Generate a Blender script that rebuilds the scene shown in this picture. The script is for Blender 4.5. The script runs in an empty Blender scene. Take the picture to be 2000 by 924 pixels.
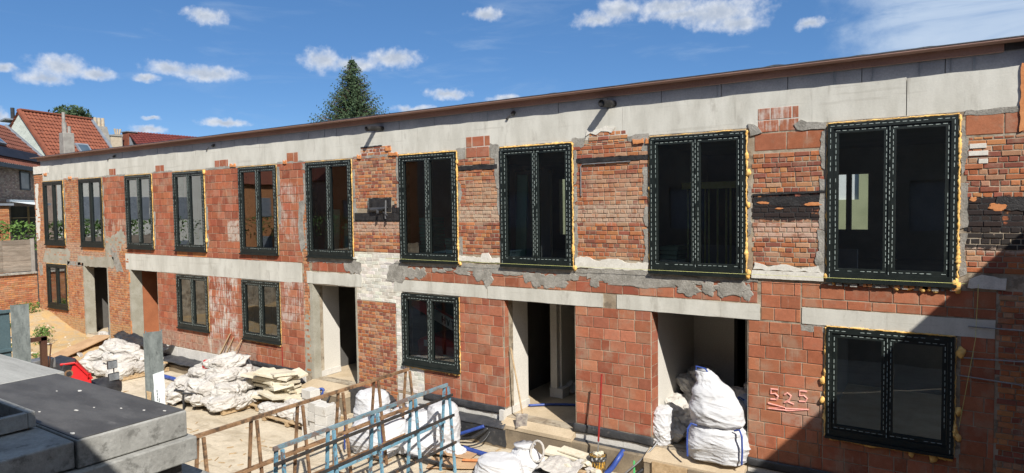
import bpy, bmesh, math, random
from mathutils import Vector, Matrix, noise
from mathutils.geometry import tessellate_polygon
R = math.radians
scn = bpy.context.scene
COL = scn.collection
random.seed(7)

# ------------------------------------------------------------------ camera
cam = bpy.data.cameras.new('camera')
cam.sensor_width = 36; cam.lens = 36 * 1273.98 / 2000; cam.clip_start = .1; cam.clip_end = 3000
co = bpy.data.objects.new('camera', cam); COL.objects.link(co)
fw = Vector((-.54914, .83448, -.04563)); rt = Vector((.83562, .54913, -.01390)); up = rt.cross(fw)
co.matrix_world = Matrix.Translation((0, -10.494, 4.124)) @ Matrix((
    (rt.x, up.x, -fw.x), (rt.y, up.y, -fw.y), (rt.z, up.z, -fw.z))).to_4x4()
scn.camera = co

# ------------------------------------------------------------------ light
SUN = Vector((1, -.77, 1.15)).normalized()           # towards the sun
sl = bpy.data.lights.new('sun', 'SUN'); sl.energy = 5.0; sl.angle = R(.5); sl.color = (1, .955, .88)
so = bpy.data.objects.new('sun', sl); COL.objects.link(so)
so.rotation_euler = SUN.to_track_quat('Z', 'Y').to_euler(); so.location = (20, -30, 40)
scn.view_settings.view_transform = 'Standard'; scn.view_settings.look = 'None'
scn.view_settings.exposure = .42; scn.view_settings.gamma = 1

W = bpy.data.worlds.new('World'); scn.world = W; W.use_nodes = True
nt = W.node_tree; nt.nodes.clear()
def N(nt, t, **k):
    n = nt.nodes.new(t)
    for a, b in k.items(): setattr(n, a, b)
    return n
def math_n(nt, op, a, b=None, c=None, clamp=False):
    n = nt.nodes.new('ShaderNodeMath'); n.operation = op; n.use_clamp = clamp
    for i, v in enumerate((a, b, c)):
        if v is None: continue
        if isinstance(v, (int, float)): n.inputs[i].default_value = v
        else: nt.links.new(v, n.inputs[i])
    return n.outputs[0]
def vmath(nt, op, a, b=None):
    n = nt.nodes.new('ShaderNodeVectorMath'); n.operation = op
    for i, v in enumerate((a, b)):
        if v is None: continue
        if isinstance(v, tuple): n.inputs[i].default_value = v
        else: nt.links.new(v, n.inputs[i])
    return n.outputs['Value'] if op in ('LENGTH', 'DOT_PRODUCT') else n.outputs[0]
def noise_n(nt, vec, scale, detail=4, rough=.55, dist=0):
    n = nt.nodes.new('ShaderNodeTexNoise'); nt.links.new(vec, n.inputs['Vector'])
    n.inputs['Scale'].default_value = scale; n.inputs['Detail'].default_value = detail
    n.inputs['Roughness'].default_value = rough; n.inputs['Distortion'].default_value = dist
    return n.outputs['Fac'], n.outputs['Color']
def ramp(nt, fac, lo, hi, a=0., b=1.):
    n = nt.nodes.new('ShaderNodeMapRange'); n.interpolation_type = 'SMOOTHSTEP'
    nt.links.new(fac, n.inputs[0])
    for i, v in enumerate((lo, hi, a, b)): n.inputs[i + 1].default_value = v
    return n.outputs[0]
def mixc(nt, f, a, b, mode='MIX'):
    n = nt.nodes.new('ShaderNodeMix'); n.data_type = 'RGBA'; n.blend_type = mode
    for i, v in ((0, f), (6, a), (7, b)):
        if isinstance(v, (int, float)): n.inputs[i].default_value = v
        elif isinstance(v, tuple): n.inputs[i].default_value = (*v, 1)[:4]
        else: nt.links.new(v, n.inputs[i])
    return n.outputs[2]
sky = N(nt, 'ShaderNodeTexSky', sky_type='NISHITA', sun_disc=False)
sky.sun_elevation = math.asin(SUN.z); sky.sun_rotation = math.atan2(SUN.x, SUN.y)
sky.altitude = 1200; sky.air_density = .8; sky.dust_density = .15; sky.ozone_density = 3.5
hs = N(nt, 'ShaderNodeHueSaturation'); hs.inputs['Saturation'].default_value = 1.16
nt.links.new(sky.outputs[0], hs.inputs['Color'])
bg = N(nt, 'ShaderNodeBackground'); bg.inputs[1].default_value = .092
nt.links.new(mixc(nt, .42, hs.outputs[0], (.90, 2.15, 4.6)), bg.inputs[0])
tc = N(nt, 'ShaderNodeTexCoord'); sp = N(nt, 'ShaderNodeSeparateXYZ'); nt.links.new(tc.outputs['Generated'], sp.inputs[0])
az = math_n(nt, 'ARCTAN2', sp.outputs[0], sp.outputs[1]); el = math_n(nt, 'ARCSINE', sp.outputs[2])
cx = N(nt, 'ShaderNodeCombineXYZ'); nt.links.new(az, cx.inputs[0]); nt.links.new(el, cx.inputs[1])
uv = cx.outputs[0]
nf, nc = noise_n(nt, uv, 38, 6, .62)
wv = vmath(nt, 'ADD', uv, vmath(nt, 'MULTIPLY', vmath(nt, 'SUBTRACT', nc, (.5, .5, .5)), (.035, .020, 0.)))
CL = [(-1.01,.261,.0292,.0097),(-.858,.214,.0326,.0169),(-.815,.21,.0445,.0114),(-.759,.219,.047,.0136),(-1.179,.181,.0325,.0135),(-1.198,.167,.029,.0098),(-1.144,.176,.0271,.0076),(-1.062,.191,.0279,.0105),(-1.015,.187,.0524,.0101),(-1.086,.176,.0192,.0059),(-1.079,.125,.0109,.0034),(-1.086,.109,.0218,.0054),(-.991,.123,.0346,.0056),(-.676,.17,.0356,.0089),(-.725,.147,.0368,.0067),(-.591,.163,.0265,.0067),(-.616,.284,.0278,.0091),(-.45,.273,.0348,.0126),(-.416,.283,.0374,.0152),(-.342,.283,.0575,.0149),(-.278,.269,.0755,.0215),(-.25,.252,.0409,.0148),(-.328,.27,.0571,.0109),(-.153,.241,.0203,.0085),(-1.236,.175,.0138,.0059),(-1.24,.116,.0108,.0097),
      (-1.5,.2,.09,.02),(-1.9,.25,.12,.03),(-2.4,.15,.1,.02),(.5,.3,.1,.03),(.9,.18,.12,.02),(1.6,.25,.15,.03),(2.4,.2,.12,.025),(-.5,.55,.15,.05),(-1.2,.6,.12,.05)]
den = None
for (u, v, a, b) in CL:
    s = vmath(nt, 'MULTIPLY', vmath(nt, 'SUBTRACT', wv, (u, v, 0)), (1 / a, 1 / b, 0.))
    l = math_n(nt, 'SUBTRACT', 1.12, vmath(nt, 'LENGTH', s))
    den = l if den is None else math_n(nt, 'SMOOTH_MAX', den, l, .25)
fine, _ = noise_n(nt, uv, 70, 5, .55)
dn = math_n(nt, 'ADD', den, math_n(nt, 'MULTIPLY', math_n(nt, 'SUBTRACT', fine, .5), 1.2))
alpha = ramp(nt, dn, -.12, .95, 0, .95)
# thin cirrus
rot = N(nt, 'ShaderNodeMapping'); rot.inputs['Rotation'].default_value = (0, 0, R(-22)); rot.inputs['Scale'].default_value = (3, 16, 1)
nt.links.new(uv, rot.inputs[0])
ci, _ = noise_n(nt, rot.outputs[0], 1.6, 7, .6, .6)
side = math_n(nt, 'MULTIPLY', ramp(nt, math_n(nt, 'ADD', az, math_n(nt, 'MULTIPLY', nf, .1)), -.10, .02), ramp(nt, el, .14, .2))
cir = math_n(nt, 'ADD', math_n(nt, 'MULTIPLY', ramp(nt, ci, .24, .56), math_n(nt, 'MULTIPLY', side, .85)),
             math_n(nt, 'MULTIPLY', ramp(nt, ci, .52, .8), .28))
big, _ = noise_n(nt, uv, 60, 3)
shade = ramp(nt, math_n(nt, 'ADD', den, math_n(nt, 'MULTIPLY', big, .9)), .5, 1.6)
ccol = mixc(nt, shade, (.72, .76, .83), (.42, .48, .58))
ccol = mixc(nt, math_n(nt, 'MULTIPLY', ramp(nt, fine, .45, .75), .35), ccol, (.82, .83, .85))
bc = N(nt, 'ShaderNodeBackground'); nt.links.new(ccol, bc.inputs[0]); bc.inputs[1].default_value = .85
bci = N(nt, 'ShaderNodeBackground'); bci.inputs[0].default_value = (.46, .56, .70, 1); bci.inputs[1].default_value = .9
m1 = N(nt, 'ShaderNodeMixShader'); nt.links.new(cir, m1.inputs[0]); nt.links.new(bg.outputs[0], m1.inputs[1]); nt.links.new(bci.outputs[0], m1.inputs[2])
m2 = N(nt, 'ShaderNodeMixShader'); nt.links.new(alpha, m2.inputs[0]); nt.links.new(m1.outputs[0], m2.inputs[1]); nt.links.new(bc.outputs[0], m2.inputs[2])
wo = N(nt, 'ShaderNodeOutputWorld'); nt.links.new(m2.outputs[0], wo.inputs[0])

# ------------------------------------------------------------------ materials
MATS = {}
def base_mat(name, rough=.85, metal=0.):
    m = bpy.data.materials.new(name); m.use_nodes = True; MATS[name] = m
    t = m.node_tree; b = t.nodes['Principled BSDF']
    b.inputs['Roughness'].default_value = rough; b.inputs['Metallic'].default_value = metal
    b.inputs['Specular IOR Level'].default_value = .25
    g = t.nodes.new('ShaderNodeNewGeometry')
    return m, t, b, g.outputs['Position']
def bump(t, b, h, strength=.4, dist=.01):
    n = t.nodes.new('ShaderNodeBump'); n.inputs['Strength'].default_value = strength; n.inputs['Distance'].default_value = dist
    t.links.new(h, n.inputs['Height']); t.links.new(n.outputs[0], b.inputs['Normal'])
def scaled(t, pos, s): return vmath(t, 'MULTIPLY', pos, s)
def rough_mat(name, c1, c2, scale=4, rough=.85, metal=0., bs=.4, bd=.01, fine=40, c3=None, t3=(.58, .72), stretch=(1, 1, 1), spec=.25, attr=None, fa=.34):
    """c1/c2 mixed by broad noise, c3 a stain by a second noise, fine speckle and bump"""
    m, t, b, pos = base_mat(name, rough, metal)
    b.inputs['Specular IOR Level'].default_value = spec
    p = scaled(t, pos, stretch)
    f1, _ = noise_n(t, p, scale, 6, .62)
    c = mixc(t, ramp(t, f1, .32, .68), c1, c2)
    if c3:
        f2, _ = noise_n(t, vmath(t, 'ADD', p, (7.3, 2.1, 4.4)), scale * 1.9, 7, .66)
        c = mixc(t, math_n(t, 'MULTIPLY', ramp(t, f2, *t3), .8), c, c3)
    if attr == 'obj':
        oi = t.nodes.new('ShaderNodeObjectInfo'); c = mixc(t, 1., c, oi.outputs['Color'], 'MULTIPLY')
    f3, _ = noise_n(t, pos, fine, 5, .7)
    c = mixc(t, 1., c, mixc(t, f3, (1 - fa,) * 3, (1 + fa,) * 3), 'MULTIPLY')
    t.links.new(c, b.inputs['Base Color'])
    h = math_n(t, 'ADD', math_n(t, 'MULTIPLY', f1, .5), math_n(t, 'MULTIPLY', f3, .5))
    bump(t, b, h, bs, bd)
    return m

# stains of the facade: (x0, x1, z0, z1, colour, strength, streaky)
STAINS = [(-11.3,-9.75,3.58,3.84,(.44,.30,.22),.9,0),(-8.3,-7.1,3.82,4.16,(.48,.37,.27),.85,0),(-8.0,-7.1,4.2,4.62,(.46,.33,.22),.6,0),
    (-5.65,-4.05,3.82,4.14,(.46,.34,.25),.85,0),(-5.3,-4.3,4.2,4.66,(.46,.30,.2),.5,0),(-2.5,-1.35,3.58,3.85,(.50,.34,.26),.95,0),
    (.15,2.,3.45,3.70,(.45,.36,.28),.9,0),(-16.1,-15.4,3.3,3.85,(.50,.45,.38),.8,0),(-17.2,-15.75,.15,2.3,(.62,.58,.52),1.,1),
    (-13.9,-13.0,1.3,2.32,(.6,.55,.5),.75,1),(-13.95,-13.1,3.4,4.8,(.58,.52,.46),.6,1),(-20.,-15.,.1,.6,(.42,.36,.28),.45,0),
    (-28.1,-21.3,-.7,.5,(.42,.28,.13),.6,0),(-28.1,-22.,2.2,3.1,(.42,.34,.26),.5,0),(-2.4,-1.7,5.2,5.6,(.60,.55,.5),.8,1),(-23,-21.3,2.9,3.9,(.5,.42,.34),.55,1),
    (-2.0,-1.4,.75,1.25,(.36,.30,.24),.5,0)]
SOOT = [(-2.5,-1.36,3.86,4.27),(.2,2.,3.50,4.17),(-8.3,-7.1,4.86,4.97),(-5.65,-4.05,4.885,4.97),(-11.25,-10.9,3.95,4.12),(-10.2,-9.8,3.86,4.2)]
def masonry(name, src):
    m, t, b, pos = base_mat(name, .88)
    if src == 'obj':
        c = t.nodes.new('ShaderNodeObjectInfo').outputs['Color']
    else:
        a = t.nodes.new('ShaderNodeAttribute'); a.attribute_name = 'Col'; c = a.outputs['Color']
    f1, _ = noise_n(t, pos, 9, 6, .65)
    f2, _ = noise_n(t, pos, 70, 4, .7)
    c = mixc(t, 1., c, mixc(t, f1, (.62, .60, .58), (1.38, 1.40, 1.42)), 'MULTIPLY')
    c = mixc(t, 1., c, mixc(t, f2, (.70, .70, .70), (1.30, 1.30, 1.30)), 'MULTIPLY')
    f4, _ = noise_n(t, pos, 2.3, 7, .7)
    c = mixc(t, math_n(t, 'MULTIPLY', ramp(t, f4, .48, .66), .46), c, (.36, .27, .19))
    st, _ = noise_n(t, scaled(t, pos, (22, 22, 2.0)), 1., 5, .65)
    reg, _ = noise_n(t, vmath(t, 'ADD', pos, (3.3, 0, 9.1)), .9, 3, .5)
    c = mixc(t, math_n(t, 'MULTIPLY', math_n(t, 'MULTIPLY', ramp(t, st, .58, .74), ramp(t, reg, .47, .62)), .5), c, (.55, .50, .44))
    sep = t.nodes.new('ShaderNodeSeparateXYZ')
    _, wc = noise_n(t, pos, 5, 6, .7)
    wp = vmath(t, 'ADD', pos, vmath(t, 'MULTIPLY', vmath(t, 'SUBTRACT', wc, (.5, .5, .5)), (.22, 0., .16)))
    t.links.new(wp, sep.inputs[0])
    def box(x0, x1, z0, z1, e):
        ax = math_n(t, 'ABSOLUTE', math_n(t, 'SUBTRACT', sep.outputs[0], (x0 + x1) / 2))
        azz = math_n(t, 'ABSOLUTE', math_n(t, 'SUBTRACT', sep.outputs[2], (z0 + z1) / 2))
        return math_n(t, 'MULTIPLY', ramp(t, ax, (x1 - x0) / 2 - e, (x1 - x0) / 2 + e, 1, 0), ramp(t, azz, (z1 - z0) / 2 - e, (z1 - z0) / 2 + e, 1, 0))
    for (x0, x1, z0, z1, cc, s, streak) in STAINS:
        k = math_n(t, 'MULTIPLY', box(x0, x1, z0, z1, .03), s)
        k = math_n(t, 'MULTIPLY', k, math_n(t, 'MULTIPLY', ramp(t, math_n(t, 'ADD', math_n(t, 'MULTIPLY', st, .5), math_n(t, 'MULTIPLY', f4, .5)), .46, .60), .85) if streak else ramp(t, f1, .30, .56))
        c = mixc(t, k, c, cc)
    for (x0, x1, z0, z1) in SOOT:
        k = math_n(t, 'MULTIPLY', box(x0, x1, z0, z1, .012), ramp(t, f4, .36, .42))
        c = mixc(t, math_n(t, 'MULTIPLY', k, .96), c, (.022, .020, .020))
    t.links.new(c, b.inputs['Base Color'])
    h = math_n(t, 'ADD', math_n(t, 'MULTIPLY', f1, .6), math_n(t, 'MULTIPLY', f2, .4))
    bump(t, b, h, .55, .012)
    return m
M_MO = masonry('masonry_pieces', 'obj'); M_MA = masonry('masonry_joined', 'attr')
def cloth_mat(name, c1, c2, scale, rough, c3, t3, bstr=.75, st=(1, 1, 1)):
    m, t, b, pos = base_mat(name, rough)
    tcn = t.nodes.new('ShaderNodeTexCoord'); p = tcn.outputs['Object']
    f1, _ = noise_n(t, pos, scale, 5, .6); f2, _ = noise_n(t, pos, scale * 2.3, 6, .65)
    c = mixc(t, ramp(t, f1, .35, .65), c1, c2); c = mixc(t, math_n(t, 'MULTIPLY', ramp(t, f2, *t3), .7), c, c3)
    t.links.new(c, b.inputs['Base Color'])
    a, _ = noise_n(t, scaled(t, pos, st), 5.5, 2, .4, 1.2); r1 = math_n(t, 'ABSOLUTE', math_n(t, 'SUBTRACT', a, .5))
    a2, _ = noise_n(t, scaled(t, pos, st), 13, 2, .5, 1.5); r2 = math_n(t, 'ABSOLUTE', math_n(t, 'SUBTRACT', a2, .5))
    h = math_n(t, 'ADD', math_n(t, 'POWER', r1, .6), math_n(t, 'MULTIPLY', math_n(t, 'POWER', r2, .6), .45))
    bump(t, b, h, bstr, .035)
    return m
M_CONC = rough_mat('beam_concrete', (.49, .475, .415), (.61, .595, .53), 1.2, .9, bs=.35, c3=(.38, .36, .31), t3=(.56, .74), stretch=(2.2, 2.2, .8), fa=.13)
t = M_CONC.node_tree; b = t.nodes['Principled BSDF']; src = b.inputs['Base Color'].links[0].from_socket; pos = t.nodes.new('ShaderNodeNewGeometry').outputs['Position']
d1, _ = noise_n(t, scaled(t, pos, (9, 9, .55)), 1., 6, .7); d2, _ = noise_n(t, scaled(t, pos, (1., 1., 1.3)), 1.4, 5, .6); d3, _ = noise_n(t, pos, 26, 3, .6); d4, _ = noise_n(t, scaled(t, pos, (.5, .5, 13)), 1., 3, .6)
c = mixc(t, math_n(t, 'MULTIPLY', ramp(t, d1, .53, .70), math_n(t, 'MULTIPLY', ramp(t, d2, .42, .62), .55)), src, (.27, .25, .205))
c = mixc(t, math_n(t, 'MULTIPLY', ramp(t, d2, .56, .70), .35), c, (.66, .63, .55))
c = mixc(t, math_n(t, 'MULTIPLY', ramp(t, d4, .60, .66), .22), c, (.30, .28, .23))
c = mixc(t, math_n(t, 'MULTIPLY', ramp(t, d3, .70, .76), .6), c, (.16, .145, .12))
t.links.new(c, b.inputs['Base Color'])
M_MORT = rough_mat('grey_mortar', (.23, .215, .185), (.36, .34, .30), 5, .95, bs=.9, bd=.02, c3=(.15, .14, .125))
M_PLAS = rough_mat('reveal_plaster', (.30, .28, .22), (.38, .36, .30), 3, .95, bs=.4, c3=(.24, .21, .15))
M_WHITE = rough_mat('old_white_paint', (.60, .57, .50), (.70, .67, .60), 6, .85, bs=.5, c3=(.45, .40, .33))
M_AER = rough_mat('aerated_block', (.52, .50, .46), (.62, .60, .56), 2, .95, bs=.3, c3=(.40, .36, .30), t3=(.6, .75))
M_GREYB = rough_mat('grey_blockwork', (.22, .23, .26), (.28, .29, .32), 2, .9, bs=.2)
M_DPC = rough_mat('bitumen_membrane', (.030, .032, .036), (.055, .055, .058), 5, .5, bs=.8, bd=.02, c3=(.13, .12, .11), spec=.5)
M_BOARD = rough_mat('brown_fascia', (.27, .165, .135), (.33, .205, .17), 1.5, .7, bs=.2, c3=(.20, .12, .10), stretch=(.6, 1, 3))
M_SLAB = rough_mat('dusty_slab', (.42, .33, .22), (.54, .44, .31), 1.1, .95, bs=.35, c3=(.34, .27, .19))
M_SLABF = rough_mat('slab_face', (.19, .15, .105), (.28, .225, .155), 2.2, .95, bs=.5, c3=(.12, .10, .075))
M_FOAM = rough_mat('yellow_foam', (.72, .40, .10), (.85, .56, .20), 14, .8, bs=.6, c3=(.85, .68, .40), fine=60)
M_DRED = rough_mat('red_brown_render', (.32, .115, .055), (.38, .14, .065), 3, .9)
M_ORF = rough_mat('orange_clay', (.50, .19, .07), (.62, .27, .11), 6, .85, bs=.5)
M_FRAME = rough_mat('window_membrane', (.006, .010, .009), (.012, .017, .015), 7, .48, bs=.7, bd=.006, fine=25, spec=.45)
M_TAPE = rough_mat('white_print', (.44, .50, .47), (.24, .29, .27), 60, .6, bs=0, fine=160)
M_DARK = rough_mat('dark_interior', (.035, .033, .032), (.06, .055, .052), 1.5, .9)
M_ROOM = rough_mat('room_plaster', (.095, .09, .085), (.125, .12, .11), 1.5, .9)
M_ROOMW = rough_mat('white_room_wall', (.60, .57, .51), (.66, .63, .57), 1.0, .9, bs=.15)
M_PINK = rough_mat('pink_blockwork', (.46, .27, .21), (.52, .33, .27), 2, .9)
M_SACK = cloth_mat('white_sack', (.44, .41, .375), (.54, .515, .475), 3.5, .75, c3=(.46, .40, .33), t3=(.58, .76))
M_BAG = cloth_mat('woven_bag', (.50, .50, .51), (.60, .60, .61), 2.5, .7, c3=(.42, .40, .37), t3=(.56, .75), bstr=.35, st=(.6, .6, 1.7))
M_BLUE = rough_mat('blue_plastic', (.022, .05, .22), (.035, .075, .30), 6, .45, bs=.1, spec=.5)
M_BLACKP = rough_mat('black_plastic', (.018, .018, .02), (.04, .04, .042), 6, .45, bs=.4, spec=.5)
M_PIR = rough_mat('cream_board', (.54, .48, .36), (.64, .585, .47), 3, .9, bs=.3, c3=(.46, .38, .26))
M_WOOD = rough_mat('weathered_wood', (.36, .25, .14), (.48, .35, .21), 3, .85, bs=.4, stretch=(5, 5, 5), c3=(.24, .17, .10))
M_CARD = rough_mat('brown_board', (.40, .25, .14), (.50, .33, .19), 2.5, .85, bs=.3, c3=(.30, .19, .11))
M_RUST = rough_mat('rusty_steel', (.16, .09, .05), (.33, .20, .11), 4, .75, .1, bs=.5, fine=50, c3=(.05, .04, .032), t3=(.48, .64))
M_BSTEEL = rough_mat('peeling_blue_paint', (.10, .24, .34), (.18, .34, .44), 5, .6, bs=.5, fine=40, c3=(.14, .085, .06), t3=(.54, .60))
M_FORMB = rough_mat('black_film_plywood', (.060, .056, .052), (.095, .090, .084), 1.6, .6, bs=.2, c3=(.16, .15, .14), t3=(.58, .80), stretch=(1, 3, 1), spec=.35)
M_FORMG = rough_mat('grey_formwork', (.25, .245, .225), (.36, .355, .33), 3.2, .85, bs=.8, bd=.015, c3=(.13, .127, .115), t3=(.53, .66), fine=26)
M_FORMG2 = rough_mat('grey_plank', (.28, .275, .255), (.37, .365, .34), 1.5, .85, bs=.5, c3=(.20, .195, .18), stretch=(.6, 6, 6))
M_GALV = rough_mat('weathered_post', (.12, .135, .13), (.20, .22, .21), 6, .7, .1, bs=.5, c3=(.075, .08, .078), stretch=(3, 3, 1))
M_YARD = rough_mat('yard_ground', (.50, .40, .265), (.60, .50, .35), .9, .97, bs=.5, bd=.02, c3=(.42, .33, .22), t3=(.52, .70), fine=14)
M_DIRT = rough_mat('ochre_dirt', (.44, .29, .13), (.56, .39, .19), 2.2, 1., bs=1., bd=.06, c3=(.36, .28, .19), fine=11)
M_RED = rough_mat('red_plastic', (.50, .012, .015), (.62, .02, .02), 3, .4, bs=.1, spec=.5)
M_REDM = rough_mat('red_machine_paint', (.62, .04, .04), (.70, .06, .06), 3, .4, bs=.1, spec=.5)
M_LEAF = rough_mat('leaf_green', (.06, .12, .025), (.12, .20, .045), 9, .7, bs=0, attr='obj')
M_NEED = rough_mat('spruce_needles', (.035, .062, .030), (.075, .115, .055), 3, .8, bs=0)
M_BARK = rough_mat('bark', (.10, .07, .05), (.15, .11, .08), 8, .95)
M_TILE = rough_mat('orange_tile', (.17, .055, .033), (.24, .08, .045), 2.3, .8, bs=.3, c3=(.09, .045, .035), attr='obj')
M_SLATE = rough_mat('pale_shingle', (.40, .43, .39), (.48, .51, .46), 2, .85)
M_LEAD = rough_mat('grey_lead', (.16, .18, .21), (.22, .24, .27), 3, .6)
M_GBRICK = rough_mat('grey_brown_brick', (.24, .17, .14), (.34, .26, .21), 5, .9, bs=.3, attr='obj')
M_OBRICK = rough_mat('orange_brick', (.40, .17, .07), (.52, .24, .11), 6, .9, bs=.3, attr='obj')
M_CHIM = rough_mat('grey_render', (.24, .22, .20), (.32, .30, .27), 3, .95, bs=.4, c3=(.14, .13, .12))
M_POT = rough_mat('buff_clay', (.40, .33, .24), (.48, .40, .30), 5, .9)
M_FENCE = rough_mat('grey_fence_plank', (.18, .15, .12), (.27, .23, .19), 2.5, .9, bs=.4, c3=(.12, .10, .085), stretch=(6, 1, 6), attr='obj')
M_STEELC = rough_mat('slate_blue_steel', (.08, .125, .14), (.10, .15, .165), 2, .5, .2, bs=.2)
M_GREENB = rough_mat('green_board', (.34, .58, .42), (.42, .66, .50), 2, .85, attr='obj')
M_YEL = rough_mat('yellow_cord', (.6, .62, .2), (.7, .7, .3), 9, .6)
M_BLACK = rough_mat('soot_and_recess_black', (.014, .013, .013), (.035, .033, .032), 8, .5, bs=.8, bd=.02, spec=.5)  # black for soot, and for strips and fills standing in for dark recesses
M_PINKP = rough_mat('pink_spray', (.72, .30, .24), (.80, .40, .34), 20, .8, fine=60)
M_GREENP = rough_mat('green_spray', (.08, .55, .16), (.12, .6, .2), 20, .8)
M_STEEL = rough_mat('grey_steel', (.22, .22, .22), (.32, .32, .32), 6, .5, .6, bs=.3)
M_PAPER = rough_mat('white_sign', (.62, .66, .66), (.70, .72, .72), 4, .7, bs=.1, c3=(.45, .46, .44), t3=(.62, .75))
M_INK = rough_mat('dark_ink', (.10, .11, .12), (.14, .15, .16), 9, .8)
def glass_mat(name, tint, refl):
    m = bpy.data.materials.new(name); m.use_nodes = True; t = m.node_tree; t.nodes.clear()
    tr = N(t, 'ShaderNodeBsdfTransparent'); tr.inputs[0].default_value = (*tint, 1)
    gl = N(t, 'ShaderNodeBsdfGlossy'); gl.inputs['Roughness'].default_value = .01; gl.inputs[0].default_value = (.9, .95, 1, 1)
    fr = N(t, 'ShaderNodeFresnel'); fr.inputs[0].default_value = 1.5
    f = math_n(t, 'MULTIPLY', fr.outputs[0], refl, None, True)
    g = N(t, 'ShaderNodeNewGeometry'); nz, _ = noise_n(t, g.outputs['Position'], 1.1, 2)
    bp = N(t, 'ShaderNodeBump'); bp.inputs['Strength'].default_value = .05; bp.inputs['Distance'].default_value = .02
    t.links.new(nz, bp.inputs['Height']); t.links.new(bp.outputs[0], gl.inputs['Normal'])
    mx = N(t, 'ShaderNodeMixShader'); t.links.new(f, mx.inputs[0]); t.links.new(tr.outputs[0], mx.inputs[1]); t.links.new(gl.outputs[0], mx.inputs[2])
    o = N(t, 'ShaderNodeOutputMaterial'); t.links.new(mx.outputs[0], o.inputs[0]); return m
M_GLASS = glass_mat('window_glass', (.76, .80, .79), 3.3)
M_MIRROR = base_mat('mirror_glass', .08, .9)[0]; MATS['mirror_glass'].node_tree.nodes['Principled BSDF'].inputs['Base Color'].default_value = (.5, .55, .62, 1)

# ------------------------------------------------------------------ mesh helpers
class MB:
    def __init__(s): s.v = []; s.f = []; s.c = []; s.col = None
    def add(s, vs, fs, col=None):
        o = len(s.v); s.v += [tuple(v) for v in vs]
        for f in fs: s.f.append(tuple(i + o for i in f)); s.c.append(col)
        return s
    def box(s, x0, x1, y0, y1, z0, z1, col=None):
        vs = [(x, y, z) for z in (z0, z1) for y in (y0, y1) for x in (x0, x1)]
        return s.add(vs, [(0, 2, 3, 1), (4, 5, 7, 6), (0, 1, 5, 4), (2, 6, 7, 3), (0, 4, 6, 2), (1, 3, 7, 5)], col)
    def beam(s, p, q, w, h, upv=(0, 0, 1)):
        p, q = Vector(p), Vector(q); d = (q - p).normalized(); u = Vector(upv)
        if abs(d.dot(u)) > .98: u = Vector((1, 0, 0))
        r = d.cross(u).normalized() * w / 2; u = r.cross(d).normalized() * h / 2
        vs = [a + r * i + u * j for a in (p, q) for i, j in ((-1, -1), (1, -1), (1, 1), (-1, 1))]
        return s.add(vs, [(0, 1, 2, 3), (7, 6, 5, 4), (0, 4, 5, 1), (1, 5, 6, 2), (2, 6, 7, 3), (3, 7, 4, 0)])
    def tube(s, pts, r, n=8, cap=True):
        pts = [Vector(p) for p in pts]; rings = []
        rr = r if isinstance(r, (list, tuple)) else [r] * len(pts)
        u = None
        for i, p in enumerate(pts):
            d = (pts[min(i + 1, len(pts) - 1)] - pts[max(i - 1, 0)]).normalized()
            if u is None: u = d.orthogonal().normalized()
            u = (u - d * u.dot(d)).normalized(); w = d.cross(u)
            rings.append([p + (u * math.cos(a) + w * math.sin(a)) * rr[i] for a in [2 * math.pi * k / n for k in range(n)]])
        vs = [v for g in rings for v in g]; fs = []
        for i in range(len(pts) - 1):
            for k in range(n): a = i * n + k; b = i * n + (k + 1) % n; fs.append((a, b, b + n, a + n))
        if cap: fs.append(tuple(range(n))[::-1]); fs.append(tuple(range(len(vs) - n, len(vs))))
        return s.add(vs, fs)
    def quad(s, a, b, c, d, col=None): return s.add([a, b, c, d], [(0, 1, 2, 3)], col)
    def prism(s, pts, axis, t0, t1):
        """closed outline (list of 2-D points) extruded along 'x','y' or 'z'"""
        def P(a, b, t): return {'y': (a, t, b), 'x': (t, a, b), 'z': (a, b, t)}[axis]
        n = len(pts); vs = [P(a, b, t0) for a, b in pts] + [P(a, b, t1) for a, b in pts]
        tri = tessellate_polygon([[Vector((a, b, 0)) for a, b in pts]])
        fs = [tuple(t) for t in tri] + [tuple(i + n for i in t[::-1]) for t in tri]
        fs += [(i, (i + 1) % n, (i + 1) % n + n, i + n) for i in range(n)]
        return s.add(vs, fs)
    def mesh(s, name, mat, smooth=False):
        me = bpy.data.meshes.new(name); me.from_pydata(s.v, [], s.f); me.materials.append(mat)
        if any(c is not None for c in s.c):
            a = me.attributes.new('Col', 'FLOAT_COLOR', 'FACE')
            for i, c in enumerate(s.c): a.data[i].color = (*(c or (.4, .4, .4)), 1)
        if smooth: me.polygons.foreach_set('use_smooth', [True] * len(me.polygons))
        me.update(); return me
def fixn(me):
    b = bmesh.new(); b.from_mesh(me); bmesh.ops.recalc_face_normals(b, faces=b.faces); b.to_mesh(me); b.free()
def link(o, parent=None, world=True):
    COL.objects.link(o)
    if parent is not None:
        o.parent = parent
        if world:
            M = Matrix.Identity(4); q = parent
            while q is not None: M = q.matrix_basis @ M if q.parent is None else (q.matrix_parent_inverse @ q.matrix_basis @ M); q = q.parent
            o.matrix_parent_inverse = M.inverted()
    return o
def obj(name, mb, mat, parent=None, kind=None, smooth=False, label=None, cat=None, group=None, world=True, norm=True, bevel=0):
    me = mb.mesh(name, mat, smooth) if isinstance(mb, MB) else mb
    if norm and isinstance(mb, MB): fixn(me)
    o = bpy.data.objects.new(name, me); link(o, parent, world)
    if bevel:
        b = o.modifiers.new('bevel', 'BEVEL'); b.width = bevel; b.segments = 2; b.limit_method = 'ANGLE'
    return tag(o, label, cat, group, kind)
def tag(o, label=None, cat=None, group=None, kind=None):
    for k, v in (('label', label), ('category', cat), ('group', group), ('kind', kind)):
        if v: o[k] = v
    return o
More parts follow.
